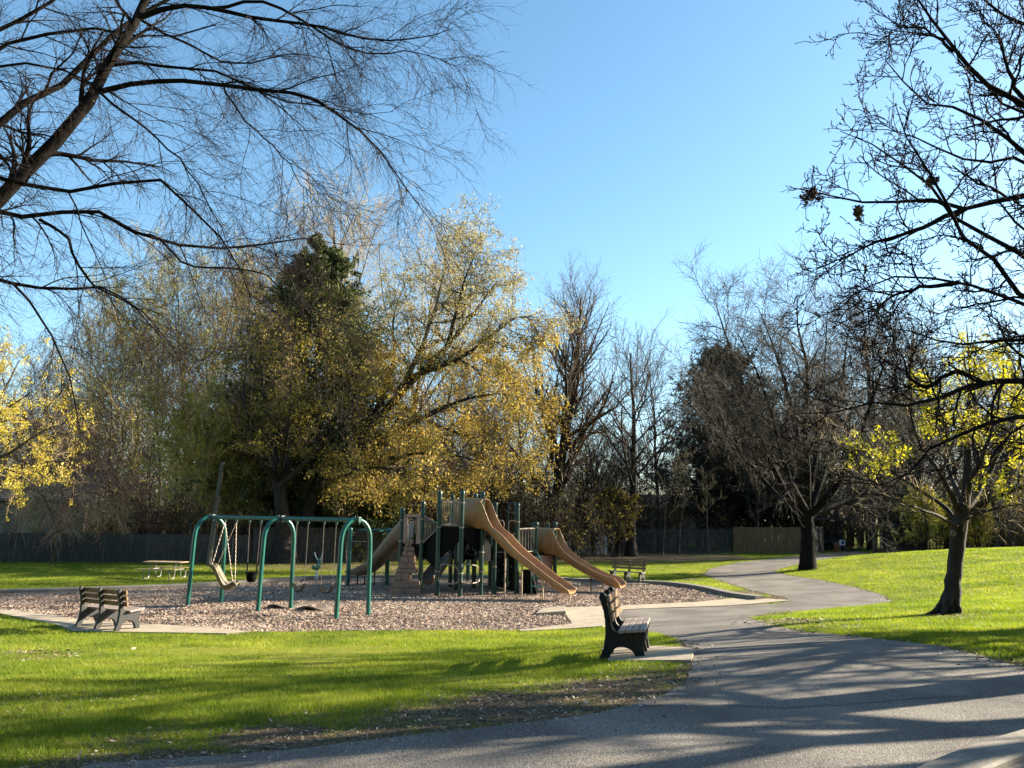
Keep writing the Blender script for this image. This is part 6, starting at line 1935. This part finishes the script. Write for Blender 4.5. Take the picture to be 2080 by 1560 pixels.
# right woods
def fork_giant(px, py, y, spread, label, seed, lean=0, r=.6, tops=((-40, 900), (10, 880))):
    q = lambda a, c, dy=0: P(px + a, c, y + dy)
    g = np.array(P(px, py, y)); z = H(g[0], g[1]); b = np.array([g[0], g[1], z - .15])
    limbs = []
    for i, (dx, tp, base_dx) in enumerate(tops):
        limbs.append(([b + np.array([base_dx * y / FPX, 0, 0]), q(base_dx + (dx - base_dx) * .25, py - 45), q(base_dx + (dx - base_dx) * .6, py - 100), q(dx, py - 170), q(dx * 1.5, tp + 90, 1), q(dx * 1.7, tp, 1)], [r * 1.25, r * .85, r * .75, r * .5, r * .25, .03]))
    limb_tree('bare_tree', (g[0], g[1], z), limbs, label, 'bark_dark', ['twig_brown'],
              [dict(n=11, t0=.35, t1=1, ang=50, angj=12, length=(2.0, 5.0, 'm'), K=8, wob=.15, trop=.15, rr=.45, sides=5, rmin=.03, to='trunk'),
               dict(n=9, t0=.12, t1=1, ang=42, angj=12, length=(.9, 2.2, 'm'), K=5, wob=.16, trop=.1, rr=.6, sides=3, rmin=.018),
               dict(n=7, t0=.1, t1=1, ang=40, angj=12, length=(.4, 1.0, 'm'), K=3, wob=.16, trop=-.1, rr=.7, sides=3, rmin=.0115)], 60 + seed, group=B)
fork_giant(1825, 1118, 52, 1, 'massive dark tree with thick trunks from one base beyond the grassy rise', 1, r=.62, tops=((-40, 680, -12), (18, 660, 8), (40, 740, 14)))
fork_giant(2028, 1112, 55, 1, 'massive dark tree with two leaning trunks near the white house', 2, r=.55, tops=((-38, 660, -8), (26, 690, 8)))
RW = [(1710, 1118, 62, 650, 'brown twigged tree behind the carport, above the end of the path', 1, .24, 'twig_brown', None),
      (1770, 1118, 66, 640, 'grey brown tree standing behind the utility pole on the right', 1, .26, 'twig_grey', None),
      (1870, 1116, 60, 660, 'brown twigged tree right of the massive double trunk', 1, .22, 'twig_brown', None),
      (1950, 1114, 64, 650, 'grey twigged tree directly behind the young maple', 1, .24, 'twig_grey', None),
      (2075, 1112, 62, 650, 'bare tree against the white house at the right edge', 1, .2, 'twig_brown', None),
      (2150, 1112, 60, 640, 'bare tree beyond the right edge next to the white house', 1, .2, 'twig_brown', None),
      (1880, 1116, 50, 985, 'yellow green leafing bush under the trees beyond the grassy rise', 5, .1, 'twig_straw', 'leaf_spring'),
      (1925, 1116, 52, 1000, 'smaller yellow green leafing bush behind the young maple trunk', 5, .1, 'twig_straw', 'leaf_spring'),
      (1985, 1114, 50, 1010, 'thin green bush between the young maple and the leaning double trunk', 5, .08, 'twig_straw', 'leaf_spring')]
for i, (px, py, y, tp, lab, mu, r_, tw_, lf) in enumerate(RW):
    bush = mu > 3
    std_tree(px, py, y, tp, lab, seed=70 + i, r=r_, n1=20 if not bush else 16, n2=9, n3=9 if not bush else 7, fork=.25 if not bush else .1, ang=46, up=.35, twig=tw_, leaf=lf, leafn=2.6, leafs=.06, tw=.0135 if not bush else .009, multi=mu, l1=(.36, .52), bark='bark_dark',
             name='bare_tree' if not bush else 'bush', cat='tree' if not bush else 'bush')
# saplings and bushes in the middle
SP = [(1205, 1120, 55, 860, 'dense dark leafless thicket right of the tall fan tree', 4, .12, None, 0),
      (1305, 1119, 61, 840, 'dense dark leafless thicket behind the picket fence, left part', 5, .13, None, 0),
      (1690, 1117, 70, 880, 'brown thicket behind the carport', 5, .12, None, 0),
      (1248, 1120, 52, 985, 'green leafing bush between the garden shed and the picket fence', 5, .09, 'leaf_olive', 1.3),
      (1165, 1120, 53, 1000, 'dark twiggy bush beside the garden shed', 5, .09, None, 0),
      (1345, 1118, 55, 900, 'thin pale sapling in front of the left half of the picket fence', 1, .06, None, 0),
      (1378, 1118, 55.5, 890, 'second thin pale sapling in front of the picket fence, leaning', 1, .055, None, 0),
      (1440, 1118, 55.5, 930, 'thin sapling before the right half of the picket fence', 1, .05, None, 0),
      (1255, 1120, 54, 860, 'sapling clump right of the garden shed', 3, .08, None, 0),
      (703, 1140, 41.5, 930, 'pale straight sapling in front of the tall board fence', 1, .055, None, 0),
      (1050, 1125, 50, 960, 'tangle of brown twigs behind the upper slide', 4, .09, 'leaf_spring', .5),
      (850, 1125, 52, 950, 'dark twiggy bush behind the stone climber', 4, .1, 'leaf_olive', 1.2),
      (1420, 1116, 64, 820, 'grey bare tree in front of the broad conifer', 1, .17, None, 0),
      (1535, 1116, 60, 800, 'bare tree between broad conifer and shorter conifer', 1, .17, None, 0)]
for i, (px, py, y, tp, lab, mu, r_, lf, ln) in enumerate(SP):
    thin = mu == 1 and r_ < .1
    std_tree(px, py, y, tp, lab, seed=90 + i, r=r_, n1=9 if thin else 16, n2=6 if thin else 8, n3=5 if thin else 8, fork=.35 if thin else .12, ang=40, up=.5, twig='twig_straw' if thin else ('twig_dark' if 'dense' in lab else 'twig_grey'), leaf=lf, leafn=ln, leafs=.06, tw=.009 if thin else .011,
             multi=mu, l1=(.2, .3) if thin else (.34, .5), bark='bark_tan' if thin else 'bark_dark', name='sapling' if thin else ('bush' if mu > 2 else 'bare_tree'), cat='sapling' if thin else ('bush' if mu > 2 else 'tree'))

# ---- the far wood: one mass of bare crowns and undergrowth, plus added sky-blocking evergreens
def far_wood():
    rg = np.random.default_rng(77)
    n = 190
    x = np.concatenate([rg.uniform(-62, 66, n)]); y = rg.uniform(66, 92, n)
    z = Hn(x, y); h = rg.uniform(7.5, 12.5, n) * np.where((x > 4) & (x < 19), .72, 1.12)
    K = 8
    t = np.linspace(0, 1, K + 1)
    P0 = np.stack([x[:, None] + rg.normal(0, .12, (n, K + 1)).cumsum(1), y[:, None] + 0 * t, z[:, None] + h[:, None] * t], 2)
    R0_ = (h * .014)[:, None] * (1 - .85 * t)
    P1, R1 = grow(rg, P0, R0_, 17, .06, .98, 46, 10, (.3, .5), 5, .14, .5, .6, rmin=.03)
    P2, R2 = grow(rg, P1, R1, 8, .15, 1, 40, 12, (.28, .5), 3, .15, .2, .6, rmin=.022)
    P3, R3 = grow(rg, P2, R2, 5, .15, 1, 40, 12, (.3, .55), 2, .15, .1, .7, rmin=.016)
    # unseen evergreens behind and left of the viewer, added to cut the sky light
    m_ = 46
    xb = np.concatenate([rg.uniform(-34, 30, m_), np.full(14, -26.) + rg.normal(0, 2, 14)]); yb = np.concatenate([rg.uniform(-30, -17, m_), rg.uniform(-18, 8, 14)])
    kk = len(xb); hb = rg.uniform(12, 18, kk)
    Pb = np.stack([np.repeat(xb[:, None], K + 1, 1), np.repeat(yb[:, None], K + 1, 1), Hn(xb, yb)[:, None] + hb[:, None] * t], 2)
    Rb = (hb * .015)[:, None] * (1 - .9 * t)
    Q1, S1 = grow(rg, Pb, Rb, 60, .06, .98, 85, 8, (3.0, 4.2, 'm'), 4, .08, .2, .4, env=lambda q: 1.05 - q, rmin=.03)
    lvb = leaves(rg, Q1, 26, .3, spread=.25, aspect=.45)
    V, Q, mi = join([(tubes(P0, R0_, 5), 0), (tubes(P1, R1, 3), 0), (tubes(P2, R2, 3), 0), (tubes(P3, R3, 3), 0), (tubes(Pb, Rb, 5), 0), (tubes(Q1, S1, 3), 0), (lvb, 1)])
    tag(np_mesh('far_woods_and_sky_blockers', V, Q, [MAT['twig_brown'], MAT['needle_dark']], mi=mi), kind='stuff')
    # brushy undergrowth behind the fences
    n = 3600
    x = rg.uniform(-48, 50, n); y = 47 + rg.random(n) * 17
    far = (x > 6.5) & (x < 30)
    y = np.where(far, 60.5 + (y - 47) * .85, y)
    k = ~((x > 17.5) & (x < 25)) | (y > 68)
    gx = CX + FPX * x / y
    k &= ~((gx > 1318) & (gx < 1450) & (rg.random(n) < .8))
    x, y = x[k], y[k]; n = len(x)
    z = Hn(x, y); h = rg.uniform(1.2, 3.4, n) + 4.5 * rg.random(n) ** 3
    P0 = np.stack([x[:, None] + rg.normal(0, .08, (n, K + 1)).cumsum(1), y[:, None] + rg.normal(0, .08, (n, K + 1)).cumsum(1), z[:, None] - .05 + h[:, None] * t], 2)
    R0_ = .02 * (1 - .7 * t)[None] + 0 * x[:, None]
    P1, R1 = grow(rg, P0, R0_, 9, .1, 1, 42, 14, (.25, .5), 4, .16, .2, .7, rmin=.012)
    P2, R2 = grow(rg, P1, R1, 5, .15, 1, 42, 14, (.3, .55), 2, .15, 0, .7, rmin=.01)
    lv = leaves(rg, P2[: len(P2) // 2], 1.1, .06, spread=.06)
    V, Q, mi = join([(tubes(P0, R0_, 3), 0), (tubes(P1, R1, 3), 0), (tubes(P2, R2, 3), 0), (lv, 1)])
    tag(np_mesh('undergrowth', V, Q, [MAT['twig_grey'], MAT['leaf_olive']], mi=mi), kind='stuff')
far_wood()
